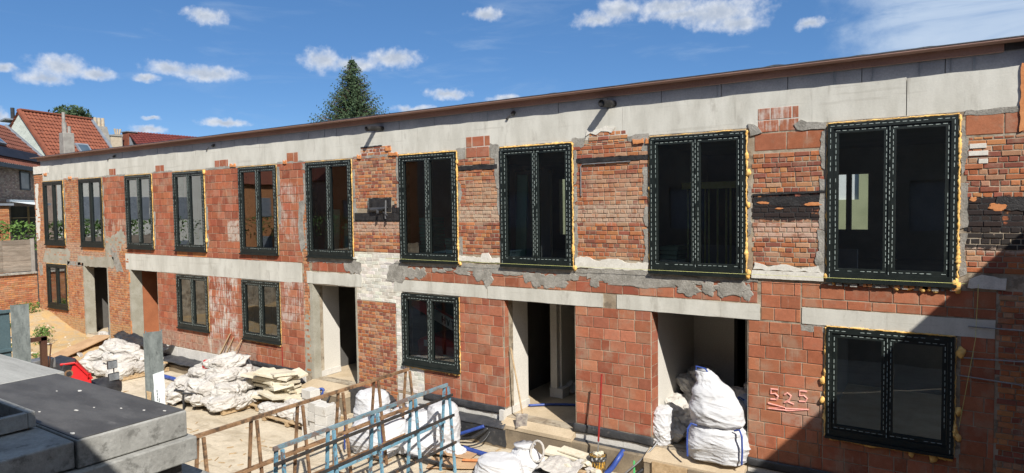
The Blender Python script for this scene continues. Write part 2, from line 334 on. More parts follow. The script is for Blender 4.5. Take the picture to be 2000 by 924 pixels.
def thing(name, label, cat, loc=(0, 0, 0), group=None):
    o = bpy.data.objects.new(name, None); o.location = loc; o.empty_display_size = .2; COL.objects.link(o)
    return tag(o, label, cat, group)
def rnd(a, b): return random.uniform(a, b)
def jitc(c, k): f = rnd(1 - k, 1 + k); return tuple(min(1, x * f * rnd(1 - k / 4, 1 + k / 4)) for x in c)

# ------------------------------------------------------------------ ground
YARD = -.55
def ground_h(x, y):
    h = YARD
    # heap of dug soil against the far end of the facade
    K = ((-20.2, 0), (-21.0, .10), (-23.0, .36), (-24.4, .48), (-25.3, .60), (-26.3, .86), (-27.2, 1.10), (-28.7, 1.22))
    a = 0
    for (xa, ha), (xb, hb) in zip(K, K[1:]):
        if xb <= x <= xa: a = ha + (hb - ha) * (xa - x) / (xa - xb)
    d = max(0, min(1, (y + 4.8) / 4.2)); h += a * (d * d * (3 - 2 * d))
    if x < -20: h += .10 * noise.noise(Vector((x * 1.3, y * 1.3, 0))) * min(1, (-20 - x)) * min(1, .3 - y)
    if x < -21: h += .03 * noise.noise(Vector((x * 5, y * 5, 1)))
    h += .02 * noise.noise(Vector((x * 1.1, y * 1.1, 3)))
    return h
mb = MB(); nx, ny = 150, 110
xs = [-28.6 + 34 * i / nx for i in range(nx + 1)]; ys = [-26 + 26.2 * j / ny for j in range(ny + 1)]
vs = [(x, y, ground_h(x, y)) for y in ys for x in xs]
fs = [(j * (nx + 1) + i, j * (nx + 1) + i + 1, (j + 1) * (nx + 1) + i + 1, (j + 1) * (nx + 1) + i) for j in range(ny) for i in range(nx)]
mb.add(vs, fs)
# dirt colour follows the heap, a thing of its own place
m, t, b, pos = base_mat('yard_and_heap_ground', .97)
f1, _ = noise_n(t, pos, .9, 7, .62); f2, _ = noise_n(t, pos, 14, 6, .7); f3, _ = noise_n(t, pos, 3.5, 7, .7)
c = mixc(t, ramp(t, f1, .35, .65), (.50, .42, .305), (.60, .515, .39))
c = mixc(t, math_n(t, 'MULTIPLY', ramp(t, f3, .50, .66), .7), c, (.38, .31, .22))
f5, _ = noise_n(t, scaled(t, pos, (.35, 1.6, 1)), 1.7, 7, .65, .8)
c = mixc(t, math_n(t, 'MULTIPLY', ramp(t, f5, .52, .64), .55), c, (.33, .265, .18))
sx = t.nodes.new('ShaderNodeSeparateXYZ'); t.links.new(pos, sx.inputs[0])
d = mixc(t, ramp(t, f3, .4, .62), (.50, .33, .15), (.42, .32, .20))
c = mixc(t, ramp(t, math_n(t, 'ADD', sx.outputs[0], math_n(t, 'MULTIPLY', f3, 3)), -19.8, -18.6, 1, 0), c, d)
c = mixc(t, 1., c, mixc(t, f2, (.78, .78, .78), (1.22, 1.22, 1.22)), 'MULTIPLY')
t.links.new(c, b.inputs['Base Color']); bump(t, b, math_n(t, 'ADD', f2, f3), .7, .03)
obj('ground', mb, m, kind='structure', smooth=True, norm=False)
mb = MB(); mb.quad((-900, -900, -.9), (900, -900, -.9), (900, 900, -.9), (-900, 900, -.9))
obj('terrain', mb, rough_mat('far_terrain', (.10, .12, .06), (.16, .15, .09), .02, 1., bs=0), kind='structure')

# ------------------------------------------------------------------ the building
B = thing('row_building', 'long two storey building under renovation with bare brick, concrete beams and dark windows', 'building', (-13.5, 0, 0))
XL, XR = -28.0, 2.95
WX = [-27.2, -24.45, -21.38, -18.65, -15.51, -12.82, -9.78, -7.14, -4.10, -1.38]; WW = 1.555
UZ0, UZ1 = 3.0, 5.25
LW = {0: (.72, 2.29), 3: (.74, 2.29), 4: (.735, 2.29), 6: (.74, 2.29), 9: (.69, 2.29)}
DOORS = [(-24.35, -22.80, .0, 2.31), (-21.30, -19.76, .0, 2.31), (-12.72, -11.24, .0, 2.31), (-7.11, -5.56, .0, 2.31), (-4.09, -2.51, .0, 2.31)]
OPEN = [(x, x + WW, UZ0, UZ1) for x in WX] + [(WX[i], WX[i] + WW, z0, z1) for i, (z0, z1) in LW.items()] + DOORS
def grid_wall(x0, x1, z0, z1, holes, yf, yb, cuts=()):
    """one closed wall sheet with openings, front at yf and back at yb"""
    xs = sorted({x0, x1, *[h[0] for h in holes], *[h[1] for h in holes]}); zs = sorted({z0, z1, *[h[2] for h in holes], *[h[3] for h in holes], *cuts})
    xs = [x for x in xs if x0 <= x <= x1]; zs = [z for z in zs if z0 <= z <= z1]
    solid = lambda i, j: 0 <= i < len(xs) - 1 and 0 <= j < len(zs) - 1 and not any(h[0] - 1e-4 < (xs[i] + xs[i + 1]) / 2 < h[1] + 1e-4 and h[2] - 1e-4 < (zs[j] + zs[j + 1]) / 2 < h[3] + 1e-4 for h in holes)
    mb = MB()
    for i in range(len(xs) - 1):
        for j in range(len(zs) - 1):
            if not solid(i, j): continue
            a, b, c, d = xs[i], xs[i + 1], zs[j], zs[j + 1]
            mb.quad((a, yf, c), (b, yf, c), (b, yf, d), (a, yf, d)); mb.quad((b, yb, c), (a, yb, c), (a, yb, d), (b, yb, d))
            if not solid(i - 1, j): mb.quad((a, yb, c), (a, yf, c), (a, yf, d), (a, yb, d))
            if not solid(i + 1, j): mb.quad((b, yf, c), (b, yb, c), (b, yb, d), (b, yf, d))
            if not solid(i, j - 1): mb.quad((a, yb, c), (b, yb, c), (b, yf, c), (a, yf, c))
            if not solid(i, j + 1): mb.quad((a, yf, d), (b, yf, d), (b, yb, d), (a, yb, d))
    return mb
M_BED = rough_mat('mortar_bed', (.27, .21, .145), (.44, .38, .29), 3, .95, bs=.7, c3=(.16, .125, .09), t3=(.50, .62))
obj('mortar_bed', grid_wall(XL, XR, -1.0, 5.30, OPEN, .0045, .30), M_BED, B, norm=False)

# pieces -------------------------------------------------------------
PCS = []      # (kind, x0, x1, z0, z1, proud, colour)
BLK = [(.33, .112, .060), (.36, .13, .07), (.29, .09, .05), (.38, .15, .085), (.32, .115, .068)]
BLKR = [(.38, .14, .072), (.41, .155, .08), (.35, .12, .062), (.33, .108, .055)]
BLKL = [(.33, .10, .052), (.37, .125, .062), (.29, .085, .045), (.35, .13, .075)]
BRK = [(.44, .175, .072), (.39, .135, .055), (.47, .205, .085), (.33, .108, .05), (.23, .08, .052), (.40, .22, .13), (.35, .125, .062), (.28, .09, .055)]
BRKL = [(.41, .17, .075), (.45, .20, .085), (.36, .135, .06), (.42, .20, .10), (.33, .12, .06)]
WHT = [(.64, .61, .53), (.60, .57, .49), (.66, .63, .56)]
def course(kind, x0, x1, z0, z1, pal, ch=None, bw=None, joint=None, zr=None, jit=.15, prob_half=.12, orient='run'):
    ch = ch or (.20 if kind == 'hollow_block' else .0755); bw = bw or (.305 if kind == 'hollow_block' else .212)
    joint = joint if joint is not None else (.0115 if kind == 'hollow_block' else .0125)
    zr = z0 if zr is None else zr
    k = math.floor((z0 - zr) / ch - 1e-6); z = zr + k * ch; row = k
    X0, X1 = x0, x1
    while z < z1 - 1e-4:
        if kind == 'brick': x0, x1 = X0 + rnd(-.028, .03), X1 + rnd(-.03, .028)
        a, b_ = max(z, z0), min(z + ch, z1)
        if b_ - a > .03:
            header = kind == 'brick' and row % 2 == 1 and orient != 'stretch'
            w = bw / 2 if header else bw
            x = x0 - (rnd(.35, .6) if row % 2 else rnd(.0, .2)) * w
            while x < x1 - 1e-4:
                ww = w * rnd(.95, 1.05)
                if kind == 'hollow_block' and random.random() < prob_half: ww *= .55
                c0, c1 = max(x, x0), min(x + ww, x1)
                if c1 - c0 > .035:
                    PCS.append((kind, c0 + joint / 2, c1 - joint / 2, a + joint / 2, b_ - joint / 2, rnd(.0, .007), jitc(random.choice(pal), jit)))
                x += ww
        z += ch; row += 1
HB = 'hollow_block'; BR = 'brick'; PB = 'painted_brick'
def fill(kind, x0, x1, z0, z1, pal, **k):
    """courses in a rectangle, leaving the openings out"""
    course(kind, x0, x1, z0, z1, pal, **k)
# upper storey
fill(BR, -28., -27.24, -.75, 5.52, BRKL); fill(BR, -27.24, -25.61, 2.30, 2.98, BRKL)
fill(BR, -27.24, -25.61, -.75, .70, BRKL)
fill(BR, -25.61, -24.49, .0, 5.33, BRKL); fill(BR, -25.61, -24.37, -.75, .0, BRKL)
fill(BR, -24.49, -22.86, 2.55, 2.98, BRKL)
fill(BR, -22.80, -21.36, -.2, 3.32, BRKL)
fill(HB, -22.84, -21.42, 3.32, 5.28, BLKL, zr=3.3); fill(HB, -22.40, -21.98, 5.28, 5.52, BLKL, ch=.24)
fill(HB, -19.79, -18.68, 2.98, 5.28, BLKL, zr=3.1); fill(HB, -19.62, -19.14, 5.28, 5.50, BLKL, ch=.22)
fill(HB, -17.06, -15.54, 2.98, 5.25, BLKL, zr=3.1); fill(HB, -16.60, -15.98, 5.25, 5.50, BLKL, ch=.25)
fill(HB, -13.93, -12.86, 4.30, 5.28, BLKL, zr=3.1); fill(HB, -13.55, -13.12, 5.28, 5.53, BLKL, ch=.25)
fill(HB, -13.93, -13.06, 2.98, 4.30, BLKL, zr=3.1); fill(BR, -13.04, -12.83, .15, 4.30, BRKL)
fill(HB, -21.40, -13.06, 2.82, 2.98, BLKL, ch=.16)
fill(BR, -11.25, -9.80, 3.15, 5.30, BRK, zr=3.15); fill(BR, -10.95, -10.05, 5.30, 5.50, BRK, zr=5.30)
fill(BR, -8.20, -7.17, 3.17, 5.10, BRK, zr=3.15); fill(HB, -7.98, -7.39, 5.11, 5.53, BLK, ch=.21, bw=.295, prob_half=0)
fill(BR, -5.56, -4.13, 3.17, 5.22, BRK, zr=3.15); fill(BR, -5.26, -4.52, 5.22, 5.44, BRK, zr=3.15)
fill(BR, -2.44, -1.43, 3.17, 4.90, BRK, zr=3.15); fill(HB, -2.42, -1.41, 4.92, 5.19, BLKR, ch=.27, bw=.5, prob_half=0)
fill(HB, -2.37, -1.78, 5.20, 5.57, BLK, ch=.185, bw=.32, prob_half=0)
fill(BR, .26, XR, 3.17, 4.95, BRK, zr=3.17, prob_half=.1); fill(HB, .25, XR, 4.97, 5.24, BLKR, ch=.27, bw=.48, prob_half=0)
# band between the storeys
fill(HB, -12.72, -11.28, 2.64, 2.90, BLKL, ch=.26, bw=.3)
fill(HB, -9.74, -2.36, 2.57, 2.92, BLK, ch=.19, bw=.31)
fill(HB, -2.31, -1.74, 2.31, 2.95, BLKR, zr=2.12)
fill(HB, -1.73, .62, 2.70, 2.93, BLKR, ch=.23, bw=.31, prob_half=0); fill(HB, -1.73, .62, 2.565, 2.695, BLKR, ch=.13, bw=.31, prob_half=0)
fill(PB, -11.24, -9.80, 2.04, 3.14, WHT, joint=.004); fill(PB, -9.98, -9.80, .12, 2.04, WHT, joint=.004); fill(PB, -9.80, -9.21, .12, .70, WHT, joint=.004)
# ground storey
fill(HB, -19.74, -18.67, .14, 2.30, BLKL); fill(HB, -18.67, -17.08, .14, .72, BLKL); fill(HB, -17.08, -15.53, .14, 2.32, BLKL)
fill(HB, -15.53, -13.94, .14, .72, BLKL); fill(HB, -13.94, -13.06, .14, 2.34, BLK)
fill(BR, -11.22, -9.99, -.42, 2.03, BRK, zr=2.03 - .0755 * 33)
fill(HB, -9.20, -8.23, .17, .71, BLK); fill(HB, -8.21, -7.12, .17, 2.33, BLK, zr=.17)
fill(HB, -5.55, -4.10, .14, 2.31, BLK); 
fill(HB, -2.50, -1.43, .12, 2.30, BLKR); fill(HB, -1.43, .24, .12, .66, BLKR); fill(HB, .24, .62, .12, 2.34, BLKR)
fill(BR, .635, XR, -.5, 2.95, BRK, prob_half=0)
cam_p = Vector((0, -10.494, 4.124))
def small_ok(p): return True
def piece_vs(x0, x1, z0, z1, pr, j):
    r = lambda: rnd(-j, j)
    e = .006
    o = [(x0 + r(), z0 + r()), (x1 + r(), z0 + r()), (x1 + r(), z1 + r()), (x0 + r(), z1 + r())]
    cx_, cz_ = (x0 + x1) / 2, (z0 + z1) / 2
    ins = [(a + (e if a < cx_ else -e), c + (e if c < cz_ else -e)) for a, c in o]
    vs = [(a, .022, c) for a, c in o] + [(a, -pr + .004, c) for a, c in o] + [(a, -pr, c) for a, c in ins]
    return vs
PF = [(0, 1, 5, 4), (1, 2, 6, 5), (2, 3, 7, 6), (3, 0, 4, 7), (4, 5, 9, 8), (5, 6, 10, 9), (6, 7, 11, 10), (7, 4, 8, 11), (8, 9, 10, 11)]
groups = {}
for p in PCS: groups.setdefault(p[0], []).append(p)
# the soot-lined cavity and missing bricks
def in_cavity(p):
    x, z = (p[1] + p[2]) / 2, (p[3] + p[4]) / 2
    return (-11.25 < x < -9.80 and 3.84 < z < 4.12) or (-10.78 < x < -10.02 and 4.05 < z < 4.37) or (-4.95 < x < -4.7 and 5.4 < z)
unit = {}
def unit_mesh(kind, k):
    """a handful of slightly uneven pieces of size 1 x 1, shared by all pieces of a kind"""
    if (kind, k) not in unit:
        random.seed(hash_seed := (len(unit) + 11)); mb = MB()
        bw, bh = (.296, .191) if kind == HB else ((.2025, .066) if kind == BR else (.2025, .0715))
        j = .0015 if kind == HB else .0035
        vs = [(x / bw, y, z / bh) for x, y, z in piece_vs(-bw / 2, bw / 2, -bh / 2, bh / 2, 0, j)]
        mb.add(vs, PF); me = mb.mesh(kind, M_MO); unit[(kind, k)] = me
    return unit[(kind, k)]
for kind, lst in groups.items():
    lst = [p for p in lst if not in_cavity(p)]
    lst.sort(key=lambda p: -((p[2] - p[1]) * (p[4] - p[3])) / ((Vector(((p[1] + p[2]) / 2, 0, (p[3] + p[4]) / 2)) - cam_p).length ** 2) if p[1] < 1.05 else 0)
    lst2 = lst[:]
    near = lst2[:300]; rest = lst2[300:]
    st = random.getstate()
    for i in range(6): unit_mesh(kind, i)
    random.setstate(st)
    for p in near:
        o = bpy.data.objects.new(kind, unit_mesh(kind, random.randrange(6)))
        o.location = ((p[1] + p[2]) / 2, -p[5] * (1.6 if kind == BR else 1), (p[3] + p[4]) / 2); o.scale = (p[2] - p[1], 1, p[4] - p[3])
        if kind == BR: o.rotation_euler = (rnd(-.02, .02), rnd(-.012, .012), rnd(-.02, .02))
        o.color = (*p[6], 1); link(o, B)
    if rest:
        mb = MB()
        for p in rest: mb.add(piece_vs(*p[1:6], .0015 if kind == HB else .0035), PF, p[6])
        obj('far_' + {HB: 'hollow_blocks', BR: 'bricks', PB: 'painted_bricks'}[kind], mb, M_MA, B, kind='stuff', norm=False)

# irregular patches ---------------------------------------------------
def ragged(pts, step=.06, j=.014, seed=0):
    rs = random.Random(seed); out = []
    n = len(pts)
    for i in range(n):
        a, b = Vector((*pts[i], 0)), Vector((*pts[(i + 1) % n], 0)); k = max(1, int((b - a).length / step))
        for q in range(k):
            p = a.lerp(b, q / k); out.append((p.x + rs.uniform(-j, j), p.y + rs.uniform(-j, j)))
    return out
PN = [0]
def patch(name, pts, mat, proud=.012, j=.014, step=.06, label=None, back=.016):
    PN[0] += 1
    mb = MB(); mb.prism(ragged(pts, step, j, PN[0]), 'y', -proud, back)
    return obj(name, mb, mat, B, label=label)
def rect(x0, x1, z0, z1): return [(x0, z0), (x1, z0), (x1, z1), (x0, z1)]
# ring beam of the roof and its casting joints
for a, b_ in ((-27.30, -20.1), (-20.095, -12.1), (-12.095, -4.6), (-4.595, -.42), (-.41, .82)):
    z0 = 5.29
    mb = MB(); n = max(2, int((b_ - a) / .22)); tp = []; bt = []
    for i in range(n + 1):
        x = a + (b_ - a) * i / n; tp.append((x, 5.812 + rnd(-.012, .012))); bt.append((x, z0 + rnd(-.003, .003)))
    mb.prism(bt + tp[::-1], 'y', .002, .26); obj('ring_beam', mb, M_CONC, B)
mb = MB(); mb.prism(ragged(rect(-28.0, -26.75, 5.56, 5.83), .08, .01, 3), 'y', -.006, .2); obj('beam_end', mb, M_WHITE, B)
# mortar fringe under the beam, above the window piers
for (x0, x1) in ((-25.6, -24.5), (-22.85, -21.4), (-19.78, -18.7), (-17.0, -15.6), (-13.9, -12.9), (-11.2, -9.85)):
    patch('mortar_patch', rect(x0, x1, 5.255, 5.315), M_MORT, .004, .012, .05)
patch('mortar_patch', [(-8.22, 5.10), (-7.99, 5.10), (-7.99, 5.32), (-8.22, 5.32)], M_MORT, .006)
patch('mortar_patch', [(-7.38, 5.08), (-7.17, 5.02), (-7.17, 5.33), (-7.38, 5.36)], M_MORT, .006)
patch('mortar_patch', [(-5.58, 5.15), (-5.34, 5.18), (-5.3, 5.34), (-5.58, 5.34)], M_MORT, .006)
patch('mortar_patch', [(-4.5, 5.22), (-4.12, 5.16), (-4.12, 5.33), (-4.5, 5.31)], M_MORT, .006)
patch('mortar_patch', [(-2.47, 5.16), (-2.3, 5.2), (-2.36, 5.30), (-2.5, 5.36)], M_MORT, .02)
patch('mortar_patch', [(-1.80, 5.20), (-1.40, 5.19), (-1.40, 5.27), (-1.74, 5.34), (-1.85, 5.30)], M_MORT, .014)
patch('mortar_patch', rect(.24, .83, 5.235, 5.30), M_MORT, .006)
# mortar edges beside the windows
for i, x in enumerate(WX):
    for (a, b_, k) in ((x - .13, x - .035, 0), (x + WW + .035, x + WW + .12, 1)):
        if i < 5 and k == 0: continue
        z = 3.05 + rnd(0, .1); pts = []; back = []
        side = a if k == 0 else b_; inner = b_ if k == 0 else a
        while z < 5.1:
            hgt = min(rnd(.25, .8), 5.24 - z)
            if random.random() < .75:
                w = rnd(.3, 1.2); s2 = inner + (side - inner) * w
                patch('mortar_patch', [(inner, z), (s2, z + .03), (inner + (side - inner) * rnd(.5, 1.3), z + hgt * .5), (s2, z + hgt), (inner, z + hgt)], M_MORT, rnd(.006, .014), .012, .05)
            z += hgt + rnd(.0, .15)
# grey mortar over the blocks between the storeys
patch('mortar_patch', [(-10.25, 2.52), (-9.78, 2.50), (-9.70, 2.62), (-9.55, 2.93), (-9.9, 2.97), (-10.15, 2.85)], M_MORT, .014, .03)
patch('mortar_patch', [(-11.55, 2.68), (-11.05, 2.62), (-11.02, 2.88), (-11.25, 2.98), (-11.6, 2.95)], M_MORT, .014, .03)
rs = random.Random(41)
def blob(x, z, rx, rz):
    ph = rs.uniform(0, 9); return [(x + rx * math.cos(a) * (1 + .35 * noise.noise(Vector((math.cos(a) * 1.3 + ph, math.sin(a) * 1.3, x)))), z + rz * math.sin(a) * (1 + .5 * noise.noise(Vector((math.cos(a) * 1.5, math.sin(a) * 1.5 + ph, z))))) for a in [k * math.pi / 9 for k in range(18)]]
def blobpatch(x, z, rx, rz, pr, mat=None):
    n = 40; ph = rs.uniform(0, 50); pts = []
    for k in range(n):
        a = 2 * math.pi * k / n; r = 1 + .45 * noise.noise(Vector((math.cos(a) * 1.4 + ph, math.sin(a) * 1.4, 0))) + .18 * noise.noise(Vector((math.cos(a) * 5 + ph, math.sin(a) * 5, 4))) + rs.uniform(-.05, .05)
        pts.append((x + rx * math.cos(a) * r, z + rz * math.sin(a) * r))
    mb = MB(); vs = [(x, -pr * 1.3, z)] + [(x + (a - x) * .86, -pr * 1.2, z + (c - z) * .86) for a, c in pts] + [(a, -pr * .3, c) for a, c in pts] + [(a, .016, c) for a, c in pts]
    fs = []
    for k in range(n):
        q = (k + 1) % n; fs += [(0, 1 + k, 1 + q), (1 + k, 1 + n + k, 1 + n + q, 1 + q), (1 + n + k, 1 + 2 * n + k, 1 + 2 * n + q, 1 + n + q)]
    mb.add(vs, fs); obj('mortar_patch', mb, mat or M_MORT, B)
for k in range(34):
    x = -9.6 + 7.2 * (k + rs.random()) / 34; big_ = rs.random() < .35
    blobpatch(x, rs.uniform(2.80, 2.88) if not big_ else rs.uniform(2.70, 2.80), rs.uniform(.06, .22), rs.uniform(.04, .07) if not big_ else rs.uniform(.08, .14), rs.uniform(.008, .013))
for (x, z, rx, rz) in ((-4.35, 2.82, .55, .13), (-9.85, 2.72, .2, .2), (-7.5, 2.72, .14, .17), (-6.35, 2.74, .12, .16), (-3.55, 2.86, .3, .1), (-2.75, 2.78, .28, .13), (-1.5, 3.3, .05, .1)):
    blobpatch(x, z, rx, rz, rs.uniform(.011, .016))
patch('mortar_patch', [(-9.75, 2.88), (-7.2, 2.89), (-5.55, 2.87), (-4.2, 2.86), (-2.36, 2.89), (-2.36, 2.985), (-9.75, 2.985)], M_MORT, .008, .018)
patch('mortar_patch', [(-5.3, 2.82), (-4.25, 2.78), (-4.15, 3.02), (-5.25, 3.05)], M_MORT, .016, .02)
patch('mortar_patch', rect(-12.85, -11.2, 2.86, 2.975), M_MORT, .008, .02)
patch('mortar_patch', rect(-1.72, -1.35, 2.20, 2.30), M_MORT, .006, .02)
patch('mortar_patch', [(-25.6, 2.3), (-24.4, 2.3), (-24.4, 2.42), (-25.6, 2.45)], M_MORT, .006, .02)
patch('plaster_patch', [(-27.55, 2.32), (-25.45, 2.32), (-25.3, 2.86), (-26.0, 2.92), (-27.3, 2.84)], M_PLAS, .006, .03)
patch('plaster_patch', [(-27.98, 3.1), (-27.72, 3.15), (-27.6, 4.0), (-27.75, 4.5), (-27.6, 5.2), (-27.9, 5.2)], M_WHITE, .006, .03)
patch('plaster_patch', [(-27.9, 2.3), (-27.6, 2.25), (-27.55, 1.9), (-27.8, 1.8)], M_MORT, .006, .03)
patch('mortar_patch', [(-22.8, 2.6), (-22.1, 2.6), (-21.5, 3.3), (-21.7, 3.6), (-22.4, 3.32), (-22.8, 3.3)], M_PLAS, .005, .05)
patch('plaster_patch', [(-22.15, 2.2), (-21.75, 2.25), (-22.3, 3.1), (-22.55, 2.9)], M_MORT, .006, .03)
patch('mortar_patch', rect(-13.05, -12.76, .12, 1.55), M_PLAS, .004, .03)
patch('mortar_patch', [(-13.1, 3.05), (-12.95, 3.2), (-13.0, 3.9), (-12.86, 4.4), (-13.12, 4.3), (-13.18, 3.6)], M_MORT, .012, .02)
# remains of white plaster
patch('white_plaster', [(-5.54, 3.00), (-4.14, 3.01), (-4.14, 3.15), (-4.5, 3.12), (-4.75, 3.2), (-5.05, 3.14), (-5.3, 3.21), (-5.54, 3.19)], M_WHITE, .02, .015)
patch('white_plaster', [(-2.45, 2.97), (-1.43, 2.965), (-1.43, 3.09), (-2.44, 3.09)], M_WHITE, .03, .003)
patch('white_plaster', [(-2.42, 3.10), (-1.46, 3.10), (-1.5, 3.19), (-1.75, 3.14), (-1.95, 3.20), (-2.2, 3.15), (-2.4, 3.22)], M_WHITE, .02, .012)
patch('white_plaster', [(-8.2, 3.04), (-7.2, 3.03), (-7.2, 3.13), (-7.4, 3.12), (-7.45, 3.22), (-7.62, 3.20), (-7.66, 3.12), (-8.2, 3.15)], M_WHITE, .018, .008)
patch('white_plaster', rect(-12.80, -11.15, 2.98, 3.02), M_WHITE, .03, .006)
patch('white_plaster', [(.30, 2.97), (.72, 2.96), (.72, 3.10), (.45, 3.14), (.32, 3.08)], M_WHITE, .03, .01)
patch('white_plaster', [(-5.3, 5.36), (-5.2, 5.40), (-5.1, 5.36), (-5.0, 5.42), (-4.8, 5.39), (-4.72, 5.47), (-4.9, 5.5), (-5.1, 5.46), (-5.28, 5.47)], M_WHITE, .016, .012)
# concrete lintels
def lintel(x0, x1, z0, z1, pr=.010, mat=M_CONC, j=.004): patch('lintel', rect(x0, x1, z0, z1), mat, pr, j, .12, back=.20)
lintel(-21.57, -13.10, 2.315, 2.815, .006)
lintel(-12.91, -11.02, 2.335, 2.62, .012, M_CONC, .010); lintel(-10.02, -7.52, 2.315, 2.565); lintel(-7.50, -4.99, 2.315, 2.56, .014); lintel(-4.72, -2.325, 2.315, 2.56); lintel(-1.72, .61, 2.315, 2.555, .008)
lintel(-24.80, -22.32, 2.315, 2.66, .006, M_PLAS, .02)
# clay slips that close the sills of four windows
for i in (0, 1, 3):
    mb = MB(); mb.box(WX[i] + .05, WX[i] + WW - .02, -.006, .1, 2.83 if i else 2.86, 2.975); obj('clay_sill', mb, M_ORF, B)
# rubble under the right window
rb = random.Random(5); mb = MB()
for k in range(70):
    x = rb.uniform(-1.36, .2); z = rb.uniform(2.92, 2.985); s = rb.uniform(.015, .045)
    mb.box(x - s, x + s, -rb.uniform(.02, .05), .02, z - s * .6, z + s * .5)
obj('rubble_edge', mb, M_MORT, B, kind='stuff')
for k in range(9):
    x = rb.uniform(-1.3, .15); mb = MB(); mb.box(x, x + rb.uniform(.05, .09), -.05, .02, 2.925, 2.97); obj('brick_stub', mb, M_ORF, B)
# ragged clay along the top of the old masonry
for (x, z, w) in ((-11.0, 5.29, .12), (-10.1, 5.42, .16), (-9.95, 5.30, .25), (-4.3, 5.2, .2), (-4.12, 5.19, .1), (-15.75, 5.32, .25), (-13.6, 5.3, .12), (-27.0, 5.52, .2), (-25.1, 5.32, .2)):
    patch('broken_clay', [(x - w / 2, z - .03), (x + w / 2, z - .04), (x + w * .4, z + .05), (x, z + .02), (x - w * .5, z + .05)], M_ORF, .03, .01, .04)
patch('orange_foam_joint', [(.815, 4.98), (.86, 5.0), (.87, 5.84), (.82, 5.84)], M_ORF, .02, .008)
patch('recess_dark_strip', [(-10.95, 5.485), (-10.3, 5.50), (-10.3, 5.52), (-10.95, 5.51)], M_BLACK, .012, .004)  # raised black strip stands in for the dark of a recess

# cavity with the burnt beam end
mb = MB(); mb.box(-11.2, -9.82, -.012, .012, 3.84, 4.03); obj('soot_ledge', mb, M_BLACK, B)
mb = MB(); mb.prism(ragged(rect(-10.74, -10.06, 4.06, 4.36), .08, .012, 9), 'y', -.004, .013); obj('soot_recess', mb, M_BLACK, B)
mb = MB(); mb.tube([(-10.72, -.03, 4.12), (-10.6, -.05, 4.10), (-10.3, -.05, 4.11), (-10.14, -.04, 4.15)], [.02, .05, .045, .02], 8)
mb.tube([(-10.72, -.03, 4.30), (-10.72, -.04, 4.1), (-10.6, -.04, 4.06)], .02, 6)
mb.beam((-10.45, -.02, 4.12), (-10.30, -.18, 4.02), .05, .03); mb.beam((-10.2, -.02, 4.3), (-10.12, -.12, 3.9), .03, .02)
mb.beam((-10.28, -.03, 4.05), (-10.05, -.14, 3.97), .03, .02)
obj('torn_flashing', mb, M_DPC, label='torn black metal flashing hanging from the burnt hole between two upper windows', cat='flashing', smooth=False)
for k in range(6):
    x = -11.15 + k * .225; mb = MB(); mb.box(x, x + .2, -.02, .012, 3.86 + rnd(0, .01), 3.92); obj('soot_brick', mb, M_BLACK, B)
for k in range(3):
    x = -10.03 + k * .075; mb = MB(); mb.box(x, x + .065, -.018, .012, 4.04, 4.11 + rnd(0, .08)); obj('soot_brick', mb, M_BLACK, B)
for (x0, x1, z) in ((.30, .48, 4.80), (.29, .50, 4.705), (.40, .50, 4.60)):
    mb = MB(); mb.box(x0, x1, -.014, .012, z, z + .062); obj('whitewashed_brick', mb, M_WHITE, B, bevel=.004)
# black beams set in piers 7 and 8
patch('charred_beam', rect(-8.17, -7.22, 4.87, 4.955), M_BLACK, .016, .006)
patch('charred_beam', rect(-5.50, -4.13, 4.89, 4.965), M_BLACK, .014, .008)
patch('charred_beam', [(-2.44, 4.24), (-1.42, 4.27), (-1.42, 4.30), (-2.44, 4.27)], M_BLACK, .02, .004)
patch('soot_patch', [(.55, 4.0), (1.0, 3.98), (1.0, 4.16), (.6, 4.17)], M_BLACK, .012, .01)
patch('soot_patch', [(-2.40, 4.12), (-2.0, 4.13), (-1.5, 4.15), (-1.42, 4.2), (-2.41, 4.22)], M_BLACK, .005, .010)

for (x0, x1, z0, z1, m_) in ((-2.44, -1.42, 3.88, 4.26, M_BLACK), (.26, 2.0, 3.72, 4.16, M_BLACK), (-11.24, -9.80, 2.05, 3.13, M_WHITE), (-9.98, -9.80, .12, 2.04, M_WHITE), (-9.80, -9.22, .12, .69, M_WHITE)):
    mb = MB(); mb.prism(ragged(rect(x0, x1, z0, z1), .08, .006, 3), 'y', .0005, .006); obj('joint_coat', mb, m_, B)
patch('soot_patch', [(-2.42, 4.10), (-1.9, 4.07), (-1.44, 4.11), (-1.43, 4.22), (-2.41, 4.24)], M_BLACK, .007, .012)
for (x, z, a, c) in ((-2.28, 4.13, .09, .022), (-2.05, 4.04, .06, .012), (-1.58, 4.10, .12, .03), (.62, 4.03, .10, .05), (.35, 4.14, .04, .03)): blobpatch(x, z, a, c, .010, M_ORF)
